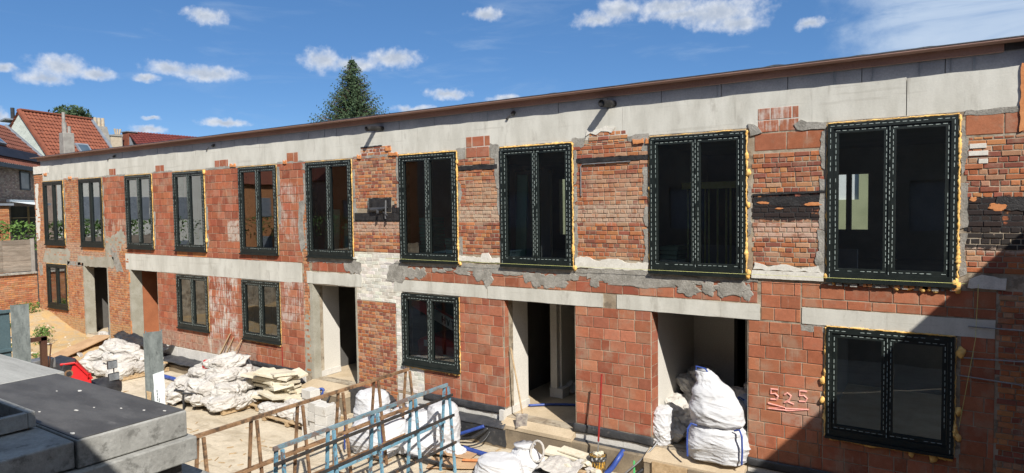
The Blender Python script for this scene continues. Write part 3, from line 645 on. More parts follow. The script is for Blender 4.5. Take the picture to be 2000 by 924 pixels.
# plinth, membrane, slab ------------------------------------------------
def plinth(x0, x1, z0, z1, w=.62):
    x = x0
    while x < x1 - .01:
        e = min(x1, x + w * rnd(.9, 1.05)); mb = MB(); mb.box(x + .003, e - .003, -.012 - rnd(0, .004), .05, z0, z1); obj('plinth_block', mb, M_AER, B, bevel=.004); x = e
plinth(-19.9, -13.05, -.34, .125, .6); plinth(-9.95, -7.12, -.15, .05, .45); plinth(-5.56, -4.09, -.145, .0, .5); plinth(-2.5, 2.9, -.145, .02, .6)
plinth(-7.15, -7.11, -.15, .15, .3)
def membrane(x0, x1, z0, z1, y=-.035, sag=.012, name='damp_membrane', extra=0):
    mb = MB(); n = max(2, int((x1 - x0) / .05)); rs = random.Random(int(x0 * 100) & 255)
    rows = 5; vs = []
    for i in range(n + 1):
        x = x0 + (x1 - x0) * i / n
        for j in range(rows + 1):
            v = j / rows; w = .012 * noise.noise(Vector((x * 3, v * 2, z0))) + .006 * noise.noise(Vector((x * 11, v * 3, 1)))
            vs.append((x, y + w - .008 * math.sin(v * 3.1), z0 + (z1 - z0) * v + sag * noise.noise(Vector((x * 1.7, 0, 5 + j // 5)))))
    fs = [(i * (rows + 1) + j, (i + 1) * (rows + 1) + j, (i + 1) * (rows + 1) + j + 1, i * (rows + 1) + j + 1) for i in range(n) for j in range(rows)]
    mb.add(vs, fs); o = obj(name, mb, M_DPC, B, smooth=True, norm=False); so_ = o.modifiers.new('s', 'SOLIDIFY'); so_.thickness = .008
    return o
membrane(-9.20, -7.10, .03, .19, sag=.02); membrane(-5.60, -4.05, -.01, .15); membrane(-2.52, 2.9, .0, .14); membrane(-16.45, -13.05, .03, .16, sag=.02)
# left foot of the wall: curled membrane lying on the slab ledge
def ledge_sheet(x0, x1, z, y0, y1, seed, amp=.02):
    mb = MB(); n = int((x1 - x0) / .06); vs = []
    for i in range(n + 1):
        x = x0 + (x1 - x0) * i / n
        for j in range(7):
            v = j / 6; yy = y0 + (y1 - y0) * v; zz = z - .10 * v * v + amp * noise.noise(Vector((x * 2.3, v * 2, seed))) + .4 * amp * noise.noise(Vector((x * 9, v * 5, seed)))
            vs.append((x, yy, zz))
    mb.add(vs, [(i * 7 + j, i * 7 + j + 1, (i + 1) * 7 + j + 1, (i + 1) * 7 + j) for i in range(n) for j in range(6)])
    o = obj('loose_membrane', mb, M_DPC, B, smooth=True, norm=False); s2 = o.modifiers.new('s', 'SOLIDIFY'); s2.thickness = .01
ledge_sheet(-19.9, -13.1, -.13, -.03, -.36, 1, .035); ledge_sheet(-9.3, -7.0, -.06, -.05, -.27, 2, .02); ledge_sheet(-5.7, -4.0, -.13, -.03, -.17, 3, .02); ledge_sheet(-2.55, 2.9, -.10, -.03, -.25, 4, .02)
def slabpart(x0, x1, y0, z0, z1, mat=M_SLABF, name='foundation_slab'):
    mb = MB(); mb.box(x0, x1, y0, .35, z0, z1); obj(name, mb, mat, B, bevel=.01)
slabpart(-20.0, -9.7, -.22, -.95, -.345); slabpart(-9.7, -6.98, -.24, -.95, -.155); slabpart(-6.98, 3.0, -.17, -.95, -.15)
for k, (x0, x1) in enumerate(((-3.95, -3.35), (-3.34, -2.98), (-2.97, -2.2))):     # timber shuttering left against the slab edge
    mb = MB(); mb.box(x0, x1, -.37 - .01 * k, -.345, -.95, -.13); obj('shuttering_board', mb, M_SLABF if k else M_WOOD, B)
# black bitumen paint on the foundation left and right of the third door
mb = MB(); mb.prism(ragged([(-9.25, -.17), (-6.95, -.17), (-6.95, -.50), (-8.2, -.50), (-9.25, -.46)], .05, .02, 77), 'y', -.250, -.236); obj('bitumen_coat', mb, M_DPC, B)
mb = MB(); mb.prism(ragged([(-11.3, .02), (-10.3, .06), (-10.05, -.1), (-10.02, -.7), (-11.3, -.9)], .05, .03, 78), 'y', -.235, -.0); obj('bitumen_coat', mb, M_DPC, B)
mb = MB(); mb.prism(ragged([(-13.1, -.16), (-12.4, -.12), (-11.3, -.25), (-11.3, -.9), (-13.1, -.9)], .05, .03, 79), 'y', -.345, -.2); obj('bitumen_coat', mb, M_DPC, B)
# door floors: cement screed that runs out over the slab
for (x0, x1, yo) in ((-24.35, -22.8, -.05), (-21.3, -19.76, -.2), (-12.78, -11.24, -.42), (-7.13, -5.56, -.19), (-4.11, -2.51, -.34)):
    mb = MB(); f0 = -.10
    mb.add([(x0, 4, 0), (x1, 4, 0), (x1, .0, -.01), (x0, .0, -.01), (x1, yo, f0), (x0, yo, f0), (x0, 4, -.17), (x1, 4, -.17), (x1, yo, -.17), (x0, yo, -.17)],
           [(0, 1, 2, 3), (3, 2, 4, 5), (5, 4, 8, 9), (0, 3, 5, 9, 6), (1, 7, 8, 4, 2), (0, 6, 7, 1)])
    obj('door_floor', mb, M_SLAB, B)
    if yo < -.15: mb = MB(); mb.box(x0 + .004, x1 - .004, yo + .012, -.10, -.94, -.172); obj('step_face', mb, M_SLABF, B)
# green line sprayed on the slab
mb = MB(); mb.box(-4.36, -4.33, -.174, -.1, -.5, -.26); obj('green_mark', mb, M_GREENP, B)

# door reveals and the halls behind them ----------------------------------
def ybox(name, x0, x1, y0, y1, z0, z1, mat, **k):
    mb = MB(); mb.box(x0, x1, y0, y1, z0, z1); return obj(name, mb, mat, B, **k)
ybox('door_jamb', -24.42, -24.345, -.012, .29, -.1, 2.31, M_PLAS); ybox('door_jamb', -22.80, -22.74, -.008, .29, -.1, 2.31, M_PLAS)
ybox('door_jamb', -21.38, -21.295, -.015, .34, -.1, 2.31, M_PLAS); ybox('hall_wall', -21.40, -21.305, .34, 3.0, 0, 2.6, M_DRED)
patch('foam_smear', [(-21.37, .2), (-21.31, .2), (-21.32, .7), (-21.36, .65)], M_ORF, .03)
patch('foam_smear', [(-21.37, 1.9), (-21.31, 1.9), (-21.30, 2.25), (-21.37, 2.2)], M_ORF, .03)
ybox('door_jamb', -12.80, -12.715, -.02, .20, -.1, 2.33, M_PLAS); ybox('hall_wall', -12.80, -12.725, .20, .82, .12, 2.6, M_ROOMW)
for k in range(2): ybox('plinth_block', -12.80, -12.705, .21 + k * .31, .51 + k * .31, 0, .14, M_AER)
ybox('door_jamb', -11.24, -11.19, -.01, .29, -.3, 2.33, M_PLAS)
ybox('hall_wall', -7.20, -7.115, .14, .86, 0, 2.6, M_ROOMW); ybox('plinth_block', -7.20, -7.095, -.1, .88, -.1, .14, M_AER)
# block-sized courses on the returns of the block piers
for (X, s) in ((-7.112, 1), (-4.092, 1)):
    z = .17
    while z < 2.25:
        mb = MB(); mb.box(X - .01, X + .003 + rnd(0, .003), .005, .14 if X < -5 else .29, z + .005, min(z + .195, 2.31)); o = obj('corner_block', mb, M_MO, B); o.color = (*jitc(random.choice(BLK), .12), 1); z += .2
ybox('hall_pillar', -7.02, -6.86, 1.62, 1.75, 0, 2.6, M_ROOMW); ybox('plinth_block', -7.03, -6.72, 1.60, 1.9, 0, .2, M_AER)
ybox('hall_wall', -6.86, -6.82, 1.75, 4, 0, 2.6, M_ROOMW)
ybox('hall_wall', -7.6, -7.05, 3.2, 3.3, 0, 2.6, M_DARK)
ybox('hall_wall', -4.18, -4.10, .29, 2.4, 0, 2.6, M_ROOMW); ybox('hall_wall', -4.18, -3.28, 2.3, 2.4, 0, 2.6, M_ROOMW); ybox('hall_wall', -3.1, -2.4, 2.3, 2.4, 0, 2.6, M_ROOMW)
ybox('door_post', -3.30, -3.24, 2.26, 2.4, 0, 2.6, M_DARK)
# rooms: floors, ceilings, cross walls
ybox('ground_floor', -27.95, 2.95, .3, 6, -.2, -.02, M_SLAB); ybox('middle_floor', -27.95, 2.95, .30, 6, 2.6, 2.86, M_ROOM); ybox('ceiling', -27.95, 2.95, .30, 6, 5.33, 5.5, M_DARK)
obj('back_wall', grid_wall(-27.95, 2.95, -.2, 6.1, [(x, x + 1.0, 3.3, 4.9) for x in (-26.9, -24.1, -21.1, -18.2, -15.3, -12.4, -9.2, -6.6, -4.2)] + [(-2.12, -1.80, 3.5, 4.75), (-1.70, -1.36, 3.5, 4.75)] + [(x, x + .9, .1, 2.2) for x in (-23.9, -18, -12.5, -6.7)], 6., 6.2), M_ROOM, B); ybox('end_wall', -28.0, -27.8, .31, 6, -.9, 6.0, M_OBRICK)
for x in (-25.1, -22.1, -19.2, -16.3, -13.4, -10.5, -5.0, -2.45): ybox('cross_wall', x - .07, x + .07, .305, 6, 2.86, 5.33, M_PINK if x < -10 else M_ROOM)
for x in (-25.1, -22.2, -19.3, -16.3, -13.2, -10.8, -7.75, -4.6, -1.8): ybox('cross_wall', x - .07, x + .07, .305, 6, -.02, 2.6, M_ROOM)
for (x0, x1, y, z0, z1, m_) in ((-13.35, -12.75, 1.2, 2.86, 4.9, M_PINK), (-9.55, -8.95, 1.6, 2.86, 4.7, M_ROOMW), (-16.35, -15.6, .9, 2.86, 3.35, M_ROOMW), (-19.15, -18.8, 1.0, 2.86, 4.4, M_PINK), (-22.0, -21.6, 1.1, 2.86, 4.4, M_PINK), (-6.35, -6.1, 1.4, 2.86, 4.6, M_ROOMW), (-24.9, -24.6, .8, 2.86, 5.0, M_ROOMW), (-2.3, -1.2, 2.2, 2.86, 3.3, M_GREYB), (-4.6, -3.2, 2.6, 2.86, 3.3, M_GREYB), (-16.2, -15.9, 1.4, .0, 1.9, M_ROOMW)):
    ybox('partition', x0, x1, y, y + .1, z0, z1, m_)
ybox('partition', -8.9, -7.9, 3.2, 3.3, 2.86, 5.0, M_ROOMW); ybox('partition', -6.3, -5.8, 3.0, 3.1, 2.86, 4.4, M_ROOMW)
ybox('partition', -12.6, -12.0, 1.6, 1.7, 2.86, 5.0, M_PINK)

# roof -------------------------------------------------------------------
x = -27.98; k = 0
while x < 2.9:
    e = min(2.95, x + 1.0); mb = MB(); mb.box(x + .005, e - .004, .215 + rnd(0, .006), .40, 5.80, 6.14); obj('parapet_block', mb, M_GREYB, B, bevel=.004); x = e
for x, w in ((-25.5, .04), (-19.9, .1), (-16.6, .03), (-12.4, .02), (-7.6, .03), (-3.05, .03), (-1.35, .07), (-.85, .02), (-.28, .02), (.08, .02), (.33, .05)):
    patch('dark_joint', rect(x, x + w * .45, 5.80, 6.045), M_LEAD, -.205, .005, .05, back=.22)
mb = MB(); mb.box(-28.1, .655, .165, .20, 6.042, 6.148); obj('fascia_board', mb, M_BOARD, B, bevel=.004)
mb = MB(); mb.box(.66, 2.95, .18, .21, 6.06, 6.148); obj('fascia_end_strip', mb, M_BLACK, B)  # solid black strip beyond the end of the fascia board
mb = MB(); mb.box(-28.15, 3.3, -.035, 9.5, 6.150, 6.178); obj('roof_deck', mb, M_BOARD, B)
mb = MB(); n = 400; vs = []
for i in range(n + 1):
    xx = -28.2 + 31.6 * i / n
    q = .012 * max(0, noise.noise(Vector((xx * 1.1, 0, 2)))) + (.05 * max(0, noise.noise(Vector((xx * 2.6, 3, 7))) - .25) if xx > -9 else 0)
    for y, z in ((-.042, 6.172), (-.035, 6.184 + q), (.15, 6.19 + q * .6), (3, 6.25), (9.6, 6.3)): vs.append((xx, y, z))
mb.add(vs, [(i * 5 + j, (i + 1) * 5 + j, (i + 1) * 5 + j + 1, i * 5 + j + 1) for i in range(n) for j in range(4)])
obj('roof_membrane', mb, M_DPC, B, smooth=True, norm=False)
mb = MB(); mb.box(-28.15, 3.3, .45, 9.4, 5.9, 6.149); obj('roof_slab', mb, M_GREYB, B)
for (x, wnd) in ((-4.86, 1), (-10.48, 0)):
    p = thing('roof_drain_pipe', 'dark ribbed drain pipe stub poking out above the beam, ' + ('nearer the tall right hand windows' if wnd else 'above the burnt hole'), 'pipe', (x, .2, 5.94))
    r = .06 if wnd else .05; mb = MB(); mb.tube([(x, .25, 5.915), (x, -.10, 5.885), (x, -.28, 5.865)], [r, r, r], 16, cap=False)
    mb.tube([(x, -.281, 5.865), (x, .2, 5.91)], [r * .86, r * .86], 16, cap=False)
    for q in range(6): mb.tube([(x, -.26 + q * .05, 5.867 + .0045 * q), (x, -.235 + q * .05, 5.869 + .0045 * q)], r * 1.1, 16)
    obj('pipe', mb, M_BLACK, p, smooth=False)
    mb = MB(); mb.tube([(x - .04, .21, 5.93), (x - .16, .05, 5.915)], .03, 10); obj('branch', mb, M_BLACKP, p)
for x in (-16.9, -22.4, -6.95):
    mb = MB(); mb.beam((x, .05, 5.87), (x - .02, -.03, 5.80), .04, .03); mb.beam((x + .0, .2, 5.96), (x, .14, 5.90), .06, .05); obj('anchor_stub', mb, M_BLACKP, B)

# windows -----------------------------------------------------------------
def window_meshes(h, dashes=True):
    w = WW; f = .074; s = .062; cxm = w / 2
    fr = MB(); fr.box(0, w, -.045, .06, h - f, h); fr.box(0, w, -.045, .06, 0, f + .03); fr.box(0, f, -.045, .06, f + .03, h - f); fr.box(w - f, w, -.045, .06, f + .03, h - f)
    fr.box(-.012, w + .012, -.075, .0, -.035, 0.004)
    sa = []; pa = []
    for (a, b_) in ((f, cxm - .012), (cxm + .012, w - f)):
        m_ = MB(); z0, z1 = f + .03, h - f
        m_.box(a + .003, b_ - .003, -.028, .05, z1 - s, z1); m_.box(a + .003, b_ - .003, -.028, .05, z0, z0 + s); m_.box(a + .003, a + s, -.028, .05, z0 + s, z1 - s); m_.box(b_ - s, b_ - .003, -.028, .05, z0 + s, z1 - s)
        sa.append(m_); p_ = MB(); p_.quad((a + s, .01, z0 + s), (b_ - s, .01, z0 + s), (b_ - s, .01, z1 - s), (a + s, .01, z1 - s)); pa.append(p_)
    ml = MB(); ml.box(cxm - .0115, cxm + .0115, -.040, .05, f + .031, h - f - .001)
    tp = MB(); rs = random.Random(int(h * 100))
    def row(x0, z0, x1, z1, y, ph=0):
        L = math.hypot(x1 - x0, z1 - z0); d = ph
        while d < L - .03:
            if rs.random() < .07: d += .081; continue
            e = min(d + .052, L); a = (x0 + (x1 - x0) * d / L, z0 + (z1 - z0) * d / L); b = (x0 + (x1 - x0) * e / L, z0 + (z1 - z0) * e / L)
            hw = rs.uniform(.0028, .0046); jo = rs.uniform(-.002, .002); a = (a[0] + jo * (abs(x1 - x0) < abs(z1 - z0)), a[1] + jo * (abs(x1 - x0) > abs(z1 - z0)))
            if abs(x1 - x0) > abs(z1 - z0): tp.box(a[0], b[0], y - .0012, y + .0005, a[1] - hw, a[1] + hw)
            else: tp.box(a[0] - hw, a[0] + hw, y - .0012, y + .0005, a[1], b[1])
            d += .081 + rs.uniform(-.003, .003)
    if dashes:
        o = .034; y = -.0462
        row(o, h - o, w - o, h - o, y); row(o, h - .06, o, .02, y, 0); row(w - o, h - .06, w - o, .02, y, .0)
        y = -.0292; q = f + .028
        for (a, b_) in ((f, cxm - .012), (cxm + .012, w - f)):
            row(a + .03, h - q, b_ - .03, h - q, y); row(a + .03, f + .06, b_ - .03, f + .06, y); row(a + .028, h - q - .03, a + .028, f + .08, y); row(b_ - .028, h - q - .03, b_ - .028, f + .08, y)
        row(cxm, h - .09, cxm, .09, -.0412)
    return fr, sa, pa, ml, tp
WM = {}
def wm(h, d):
    k = (round(h, 2), d)
    if k not in WM:
        fr, sa, pa, ml, tp = window_meshes(h, d)
        WM[k] = [fr.mesh('window', M_FRAME), [m_.mesh('sash', M_FRAME) for m_ in sa], [m_.mesh('pane', M_GLASS) for m_ in pa], ml.mesh('mullion', M_FRAME), tp.mesh('printed_dashes', M_TAPE) if d else None]
        for me in [WM[k][0], *WM[k][1], WM[k][3]]: fixn(me)
    return WM[k]
def bead(mb, p, q, r0, r1, rs, amp=.006, skip=.0):
    p, q = Vector(p), Vector(q); L = (q - p).length; n = max(2, int(L / .022)); pts = []; rr = []; ax = 2 if abs(q.z - p.z) > .5 else 0
    for i in range(n + 1):
        v = p.lerp(q, i / n)
        k = max(0, noise.noise(Vector((v.x * 6, v.z * 6, p.x))) + .25) ** 1.5 * 1.6
        pts.append(v + Vector((rs.uniform(-amp, amp) if ax == 2 else 0, rs.uniform(-.004, .004), rs.uniform(-amp, amp) if ax == 0 else 0)))
        rr.append((r0 + (r1 - r0) * k) * rs.uniform(.5, 1.15) * .85)
    mb.tube(pts, rr, 6)
def window(x, z0, z1, dashes, foam, seed):
    fr, sa, pa, ml, tp = wm(z1 - z0, dashes)
    o = bpy.data.objects.new('window', fr); o.location = (x, 0, z0); link(o, B)
    def sub(n, me):
        c = bpy.data.objects.new(n, me); COL.objects.link(c); c.parent = o; return c
    for me in sa: sub('sash', me)
    for me in pa: sub('pane', me)
    sub('mullion', ml)
    if tp: sub('printed_dashes', tp)['kind'] = 'stuff'
    rs = random.Random(seed); mb = MB(); h = z1 - z0; w = WW
    sd = {'t': ((-.01, -.012, h + .016), (w + .01, -.012, h + .016)), 'r': ((w + .018, -.02, h), (w + .018, -.02, -.02)), 'l': ((-.018, -.012, h), (-.018, -.012, -.02)), 'b': ((.05, -.03, -.05), (w, -.03, -.06))}
    for key, r0, r1 in foam: bead(mb, *sd[key], r0, r1, rs, .006 if key in 'lr' else .004)
    me = mb.mesh('foam_seal', M_FOAM, True); sub('foam_seal', me)
fo = {0: (('t', .006, .012), ('r', .008, .022)), 1: (('t', .006, .012), ('r', .006, .012)), 2: (('t', .008, .016), ('r', .012, .024)), 3: (('t', .004, .01), ('r', .016, .026)),
      4: (('t', .006, .014), ('r', .006, .012)), 5: (('t', .004, .010), ('r', .012, .024)), 6: (('t', .016, .024), ('r', .016, .030)), 7: (('t', .018, .03), ('r', .018, .032)),
      8: (('t', .004, .012), ('r', .016, .034), ('l', .002, .016)), 9: (('t', .010, .016), ('r', .020, .036), ('l', .002, .014))}
for i, x in enumerate(WX): window(x, UZ0, UZ1, i > 1, fo[i], i)
fl = {0: (('t', .008, .016), ('r', .006, .012)), 3: (('r', .006, .010), ('l', .004, .008)), 4: (('r', .006, .012), ('b', .010, .020)), 6: (('r', .010, .018), ('b', .008, .026)), 9: (('t', .014, .022), ('r', .006, .032), ('l', .012, .034), ('b', .004, .030))}
for i, (a, b_) in LW.items(): window(WX[i], a, b_, i > 0, fl[i], 20 + i)
# blobs of squeezed-out foam
for k, (x, z, s) in enumerate(((.20, 2.96, .05), (.16, 3.05, .04), (-.2, 2.93, .035), (-.35, 2.945, .035), (-.5, 2.93, .03), (-.05, 2.92, .03), (-.12, 2.94, .03), (-1.3, 2.96, .03), (-1.40, 3.05, .03), (-2.49, 3.05, .035), (-2.50, 2.99, .03), (-4.10, 4.4, .03), (-5.53, 2.99, .035), (-8.16, 2.98, .03), (-8.20, 5.05, .035), (-2.5, 4.6, .04), (-2.5, 4.1, .03), (-17.07, 5.2, .05), (-17.05, 3.3, .04), (.25, 2.1, .05), (.23, 1.3, .04), (.23, .95, .04), (-1.43, 1.5, .04), (-1.43, 1.2, .035), (-.3, .62, .04), (-.05, .61, .05), (-8.5, .69, .03), (-9.5, .70, .03))):
    mb = MB(); bm = bmesh.new(); bmesh.ops.create_icosphere(bm, subdivisions=2, radius=s)
    for v in bm.verts: v.co = Vector((v.co.x * 1., v.co.y * .7, v.co.z * 1.5)) * (1 + .5 * noise.noise(v.co * 30 + Vector((k, 0, 0))))
    me = bpy.data.meshes.new('foam_blob'); bm.to_mesh(me); bm.free(); me.materials.append(M_FOAM); me.polygons.foreach_set('use_smooth', [True] * len(me.polygons))
    o = bpy.data.objects.new('foam_blob', me); o.location = (x, -.025, z); link(o, B)

# spray-painted number on the blocks
def strokes(name, paths, r, mat, y, parent=B):
    mb = MB()
    for pts in paths: mb.tube([(a, y, c) for a, c in pts], r, 6)
    return obj(name, mb, mat, parent)
def T(pts, ox, oz, s): return [(ox + a * s, oz + c * s) for a, c in pts]
five = [(.75, 1.), (.15, 1.), (.12, .55), (.5, .62), (.75, .4), (.6, .08), (.1, .05)]
two = [(.1, .8), (.35, 1.), (.65, .8), (.5, .4), (.12, .08), (.4, .2), (.9, .05)]
strokes('sprayed_number', [T(five, -2.18, 1.09, .17), T(two, -1.98, 1.06, .17), T(five, -1.77, 1.12, .17), [(-2.2, 1.03), (-1.95, 1.0), (-2.2, .95), (-1.9, .96), (-1.62, 1.02), (-1.95, .985)]], .016, M_PINKP, -.004)

# wall furniture -----------------------------------------------------------
c_ = thing('wall_conduit', 'thin grey conduit bent at a right angle on the brick pier between two upper windows', 'pipe', (-5.4, 0, 4.3))
mb = MB(); mb.tube([(-5.40, -.02, 4.30), (-5.40, -.022, 4.82), (-5.37, -.022, 4.86), (-4.45, -.022, 4.87)], .011, 8); obj('pipe', mb, M_STEEL, c_)
mb = MB(); mb.tube([(-1.6 + k, -.09 - .0, 3.03 + .0 * k) for k in (-8.6, -6, -3, 0, 1.9)], .003, 5)
obj('string_line', mb, M_YEL, label='yellow mason line stretched along the facade below the upper windows', cat='string')
mb = MB(); mb.tube([(.42, -.09, 3.03), (.40, -.05, 2.3), (.24, -.04, 1.1)], .003, 5)
obj('hanging_string', mb, M_YEL, label='thin tan string hanging down the shaded wall at the right end', cat='string')
for k, (p, q, l) in enumerate((((.32, -.03, 2.46), (3.0, -.25, 2.46), 'topmost of three thin rods reaching out of the shaded wall at right'),
                            ((.27, -.02, 2.03), (3.0, -.25, 2.16), 'middle of three thin rods on the shaded wall at right'),
                            ((.22, -.02, 1.79), (3.0, -.25, 1.66), 'lowest of three thin rods on the shaded wall at right'))):
    mb = MB(); mb.tube([p, q], .009, 6); obj('thin_rod', mb, M_STEEL, label=l, cat='rod', group='rods on the shaded wall')

# ------------------------------------------------------------------ right wing and the house opposite
Wg = thing('right_wing', 'shaded wing closing the yard at the right, its eave casts the long diagonal shadow', 'building', (3.1, -5, 0))
mb = MB(); mb.box(3.0, 3.3, -10.9, .0, -.9, 6.12); obj('wall', mb, M_OBRICK, Wg)
mb = MB(); mb.box(3.0, 9.0, -11, .0, 6.13, 6.17); obj('roof', mb, M_DPC, Wg)
Oh = thing('opposite_house', 'rendered house across the yard behind the viewpoint', 'building', (-8, -14, 0))
ow = [(-14.5 + 3.4 * i, -13.3 + 3.4 * i, z, z + 1.4) for i in range(4) for z in (.4, 3.3)] + [(-.75, .75, 3.3, 4.7)]
o_w = grid_wall(-19, 3, -.9, 6.45, ow, -10.95, -11.2)
for v in range(len(o_w.v)): pass
obj('wall', o_w, rough_mat('opposite_render', (.17, .155, .13), (.22, .20, .17), 1, .9), Oh)
for (a, b_, c0, c1) in ow:
    mb = MB(); mb.box(a, b_, -11.1, -11.08, c0, c1); f = obj('window', mb, M_LEAD, Oh)
mb = MB(); mb.prism([(-10.85, 6.45), (-11.0, 6.66), (-15.0, 9.6), (-19.0, 6.45)], 'x', -19.2, 3); obj('roof', mb, M_TILE, Oh)

# ------------------------------------------------------------------ sacks and bags
def crease(p, k=1.):
    n = 0
    for f, a in ((1.0, 1.), (2.1, .55), (4.3, .25)): n += a * (1 - abs(noise.noise(p * f)) * 2.3) ** 3 if abs(noise.noise(p * f)) < .43 else 0
    return n
def sack_mesh(seed, sx, sy, sz, wr=.06, sub=4, name='sack', mat=M_SACK, boxy=2.6, neck=True, smooth=True, fr=1.):
    bm = bmesh.new(); bmesh.ops.create_icosphere(bm, subdivisions=sub, radius=1); off = Vector((seed * 3.7, seed * 1.3, seed * .7))
    for v in bm.verts:
        d = v.co.normalized(); m_ = (abs(d.x) ** boxy + abs(d.y) ** boxy + abs(d.z) ** boxy) ** (1 / boxy); p = d / m_
        n1 = noise.noise(p * 1.2 * fr + off); n2 = 1 - abs(noise.noise(p * 2.6 * fr + off * 2)) * 2; n3 = 1 - abs(noise.noise(Vector((p.x * 6, p.y * 6, p.z * 4)) * fr + off)) * 2.2; n4 = noise.noise(p * 14 * fr + off)
        k = 1 + n1 * .26 + (n2 - .6) * wr * 1.1 + (crease(Vector((p.x * .7, p.y * 1.6, p.z * 1.3)) * fr + off) - .3) * wr * .5 + n4 * wr * .12
        p = Vector((p.x * sx * k, p.y * sy * k, p.z * sz * k))
        if p.z < -sz * .72: p.z = -sz * .72 + (p.z + sz * .72) * .25
        if neck and d.x > .80:
            t_ = (d.x - .80) / .2; p.y *= 1 - .55 * t_; p.z *= 1 - .45 * t_; p.x += sx * .28 * t_ * t_
        v.co = p
    me = bpy.data.meshes.new(name); bm.to_mesh(me); bm.free(); me.materials.append(mat)
    if smooth: me.polygons.foreach_set('use_smooth', [True] * len(me.polygons))
    return me
SM = [sack_mesh(i, .35, .25, .17, .10, 5) for i in range(9)]
def sack(x, y, z, rz, s=1., label='', group='', tilt=(0, 0), k=None):
    o = bpy.data.objects.new('rubble_sack', random.choice(SM) if k is None else SM[k]); o.location = (x, y, z + .12 * s); o.rotation_euler = (tilt[0], tilt[1], rz); o.scale = (s, s * rnd(.9, 1.1), s * rnd(.95, 1.2)); COL.objects.link(o)
    return tag(o, label, 'sack', group)
def lab(l, nl, i, ni, j, nj, where):
    lev = 'bottom' if l == 0 else ('topmost' if l == nl - 1 else ('second' if l == 1 else 'third'))
    hor = 'left end' if i == 0 else ('right end' if i == ni - 1 else 'middle' if ni < 4 or i == ni // 2 else ('left half' if i < ni / 2 else 'right half'))
    dep = 'front' if j == 0 else ('back' if j == nj - 1 else 'inner')
    if 0 < i < ni - 1 and ni > 3 and i != ni // 2: hor = ('second' if i == 1 else 'third') + ' from left' if i < ni / 2 else 'second from right'
    if 0 < j < nj - 1 and nj > 3: dep = 'second' if j == 1 else 'third'
    return f'white sack, {lev} layer, {dep} row, {hor}, {where}'
def pile(cx_, cy_, L, Wd, layers, z, label, group, ang=0, s=1.):
    ca, sa = math.cos(ang), math.sin(ang)
    for l, (nx_, ny_) in enumerate(layers):
        for i in range(nx_):
            for j in range(ny_):
                u = (i + .5) / nx_ - .5; v = (j + .5) / ny_ - .5; sh = 1 - l * .22
                px, py = u * L * sh + rnd(-.06, .06), v * Wd * sh + rnd(-.05, .05)
                sack(cx_ + px * ca - py * sa, cy_ + px * sa + py * ca, z + l * .235 + rnd(-.02, .02), rnd(0, 6.28), s * rnd(.92, 1.12), lab(l, len(layers), i, nx_, j, ny_, label), group, (rnd(-.35, .35), rnd(-.35, .35)))
def pallet(x, y, L, Wd, ang, label):
    p = thing('pallet', label, 'pallet', (x, y, YARD), 'wooden pallets in the yard'); p.rotation_euler.z = ang
    n = max(4, int(Wd / .16))
    for i in range(n):
        mb = MB(); yy = -Wd / 2 + .05 + (Wd - .1) * i / (n - 1); mb.box(-L / 2, L / 2, yy - .045, yy + .045, .105, .127); obj('deck_board', mb, M_WOOD, p, world=False)
    for xx in (-L / 2 + .06, 0, L / 2 - .06):
        mb = MB(); mb.box(xx - .05, xx + .05, -Wd / 2, Wd / 2, .02, .103); obj('bearer', mb, M_WOOD, p, world=False)
pallet(-19.9, -.9, 2.2, 1.3, .0, 'pallet under the sacks by the red bin')
pallet(-14.7, -1.15, 2.3, 1.4, -.05, 'pallet under the big heap of white sacks in mid yard')
pallet(-13.2, -.75, 1.2, 1.1, -.05, 'pallet under the cream insulation boards')
pallet(-11.7, -1.2, 1.7, .9, .0, 'low pallet of flat sacks behind the rusty rack')
pile(-19.95, -1.05, 2.4, 1.5, [(4, 3), (3, 2), (2, 1)], YARD + .12, 'heap by the red dumper', 'sacks heaped by the red bin')
pile(-14.75, -1.15, 2.5, 1.6, [(6, 4), (5, 4), (4, 3), (2, 2)], YARD + .12, 'big heap under leaning planks', 'sacks of the big mid yard heap', s=.92)
pile(-11.7, -1.2, 1.8, .8, [(4, 2)], YARD + .12, 'low pallet behind rusty rack', 'flat sacks on the low pallet', s=.8)
mb = MB()
me = sack_mesh(31, .10, .09, .12, .1, 3, 'red_rag', M_RED, neck=False); o = bpy.data.objects.new('orange_rag', me); o.location = (-14.9, -1.45, .38); COL.objects.link(o); tag(o, 'small orange red bag knotted on top of the white sacks', 'bag')
# black sheet over the left heap
def cloth(name, x0, x1, y0, y1, zf, mat, label, cat, seed, amp=.06, n=40):
    mb = MB(); vs = []
    for i in range(n + 1):
        for j in range(n // 2 + 1):
            x = x0 + (x1 - x0) * i / n; y = y0 + (y1 - y0) * j / (n // 2)
            z = zf(i / n, j / (n // 2)) + amp * noise.noise(Vector((x * 2.2, y * 2.2, seed))) + amp * .5 * (1 - abs(noise.noise(Vector((x * 5, y * 5, seed)))) * 2)
            vs.append((x + .05 * noise.noise(Vector((x * 3, y * 3, seed + 9))), y, z))
    q = n // 2 + 1
    mb.add(vs, [(i * q + j, (i + 1) * q + j, (i + 1) * q + j + 1, i * q + j + 1) for i in range(n) for j in range(n // 2)])
    o = obj(name, mb, mat, smooth=True, norm=False, label=label, cat=cat); s2 = o.modifiers.new('s', 'SOLIDIFY'); s2.thickness = .006
    return o
cloth('black_sheet', -21.9, -18.9, -.35, .0, lambda u, v: .18 - .18 * u + .1 * v, M_BLACKP, 'crumpled black plastic sheet lying on the back of the left sack heap', 'sheet', 4, .10)
cloth('black_foil', -13.2, -12.0, -.75, -.35, lambda u, v: -.35 + .22 * v, M_BLACKP, 'crumpled black foil at the wall foot beside the insulation boards', 'foil', 6, .08, 24)
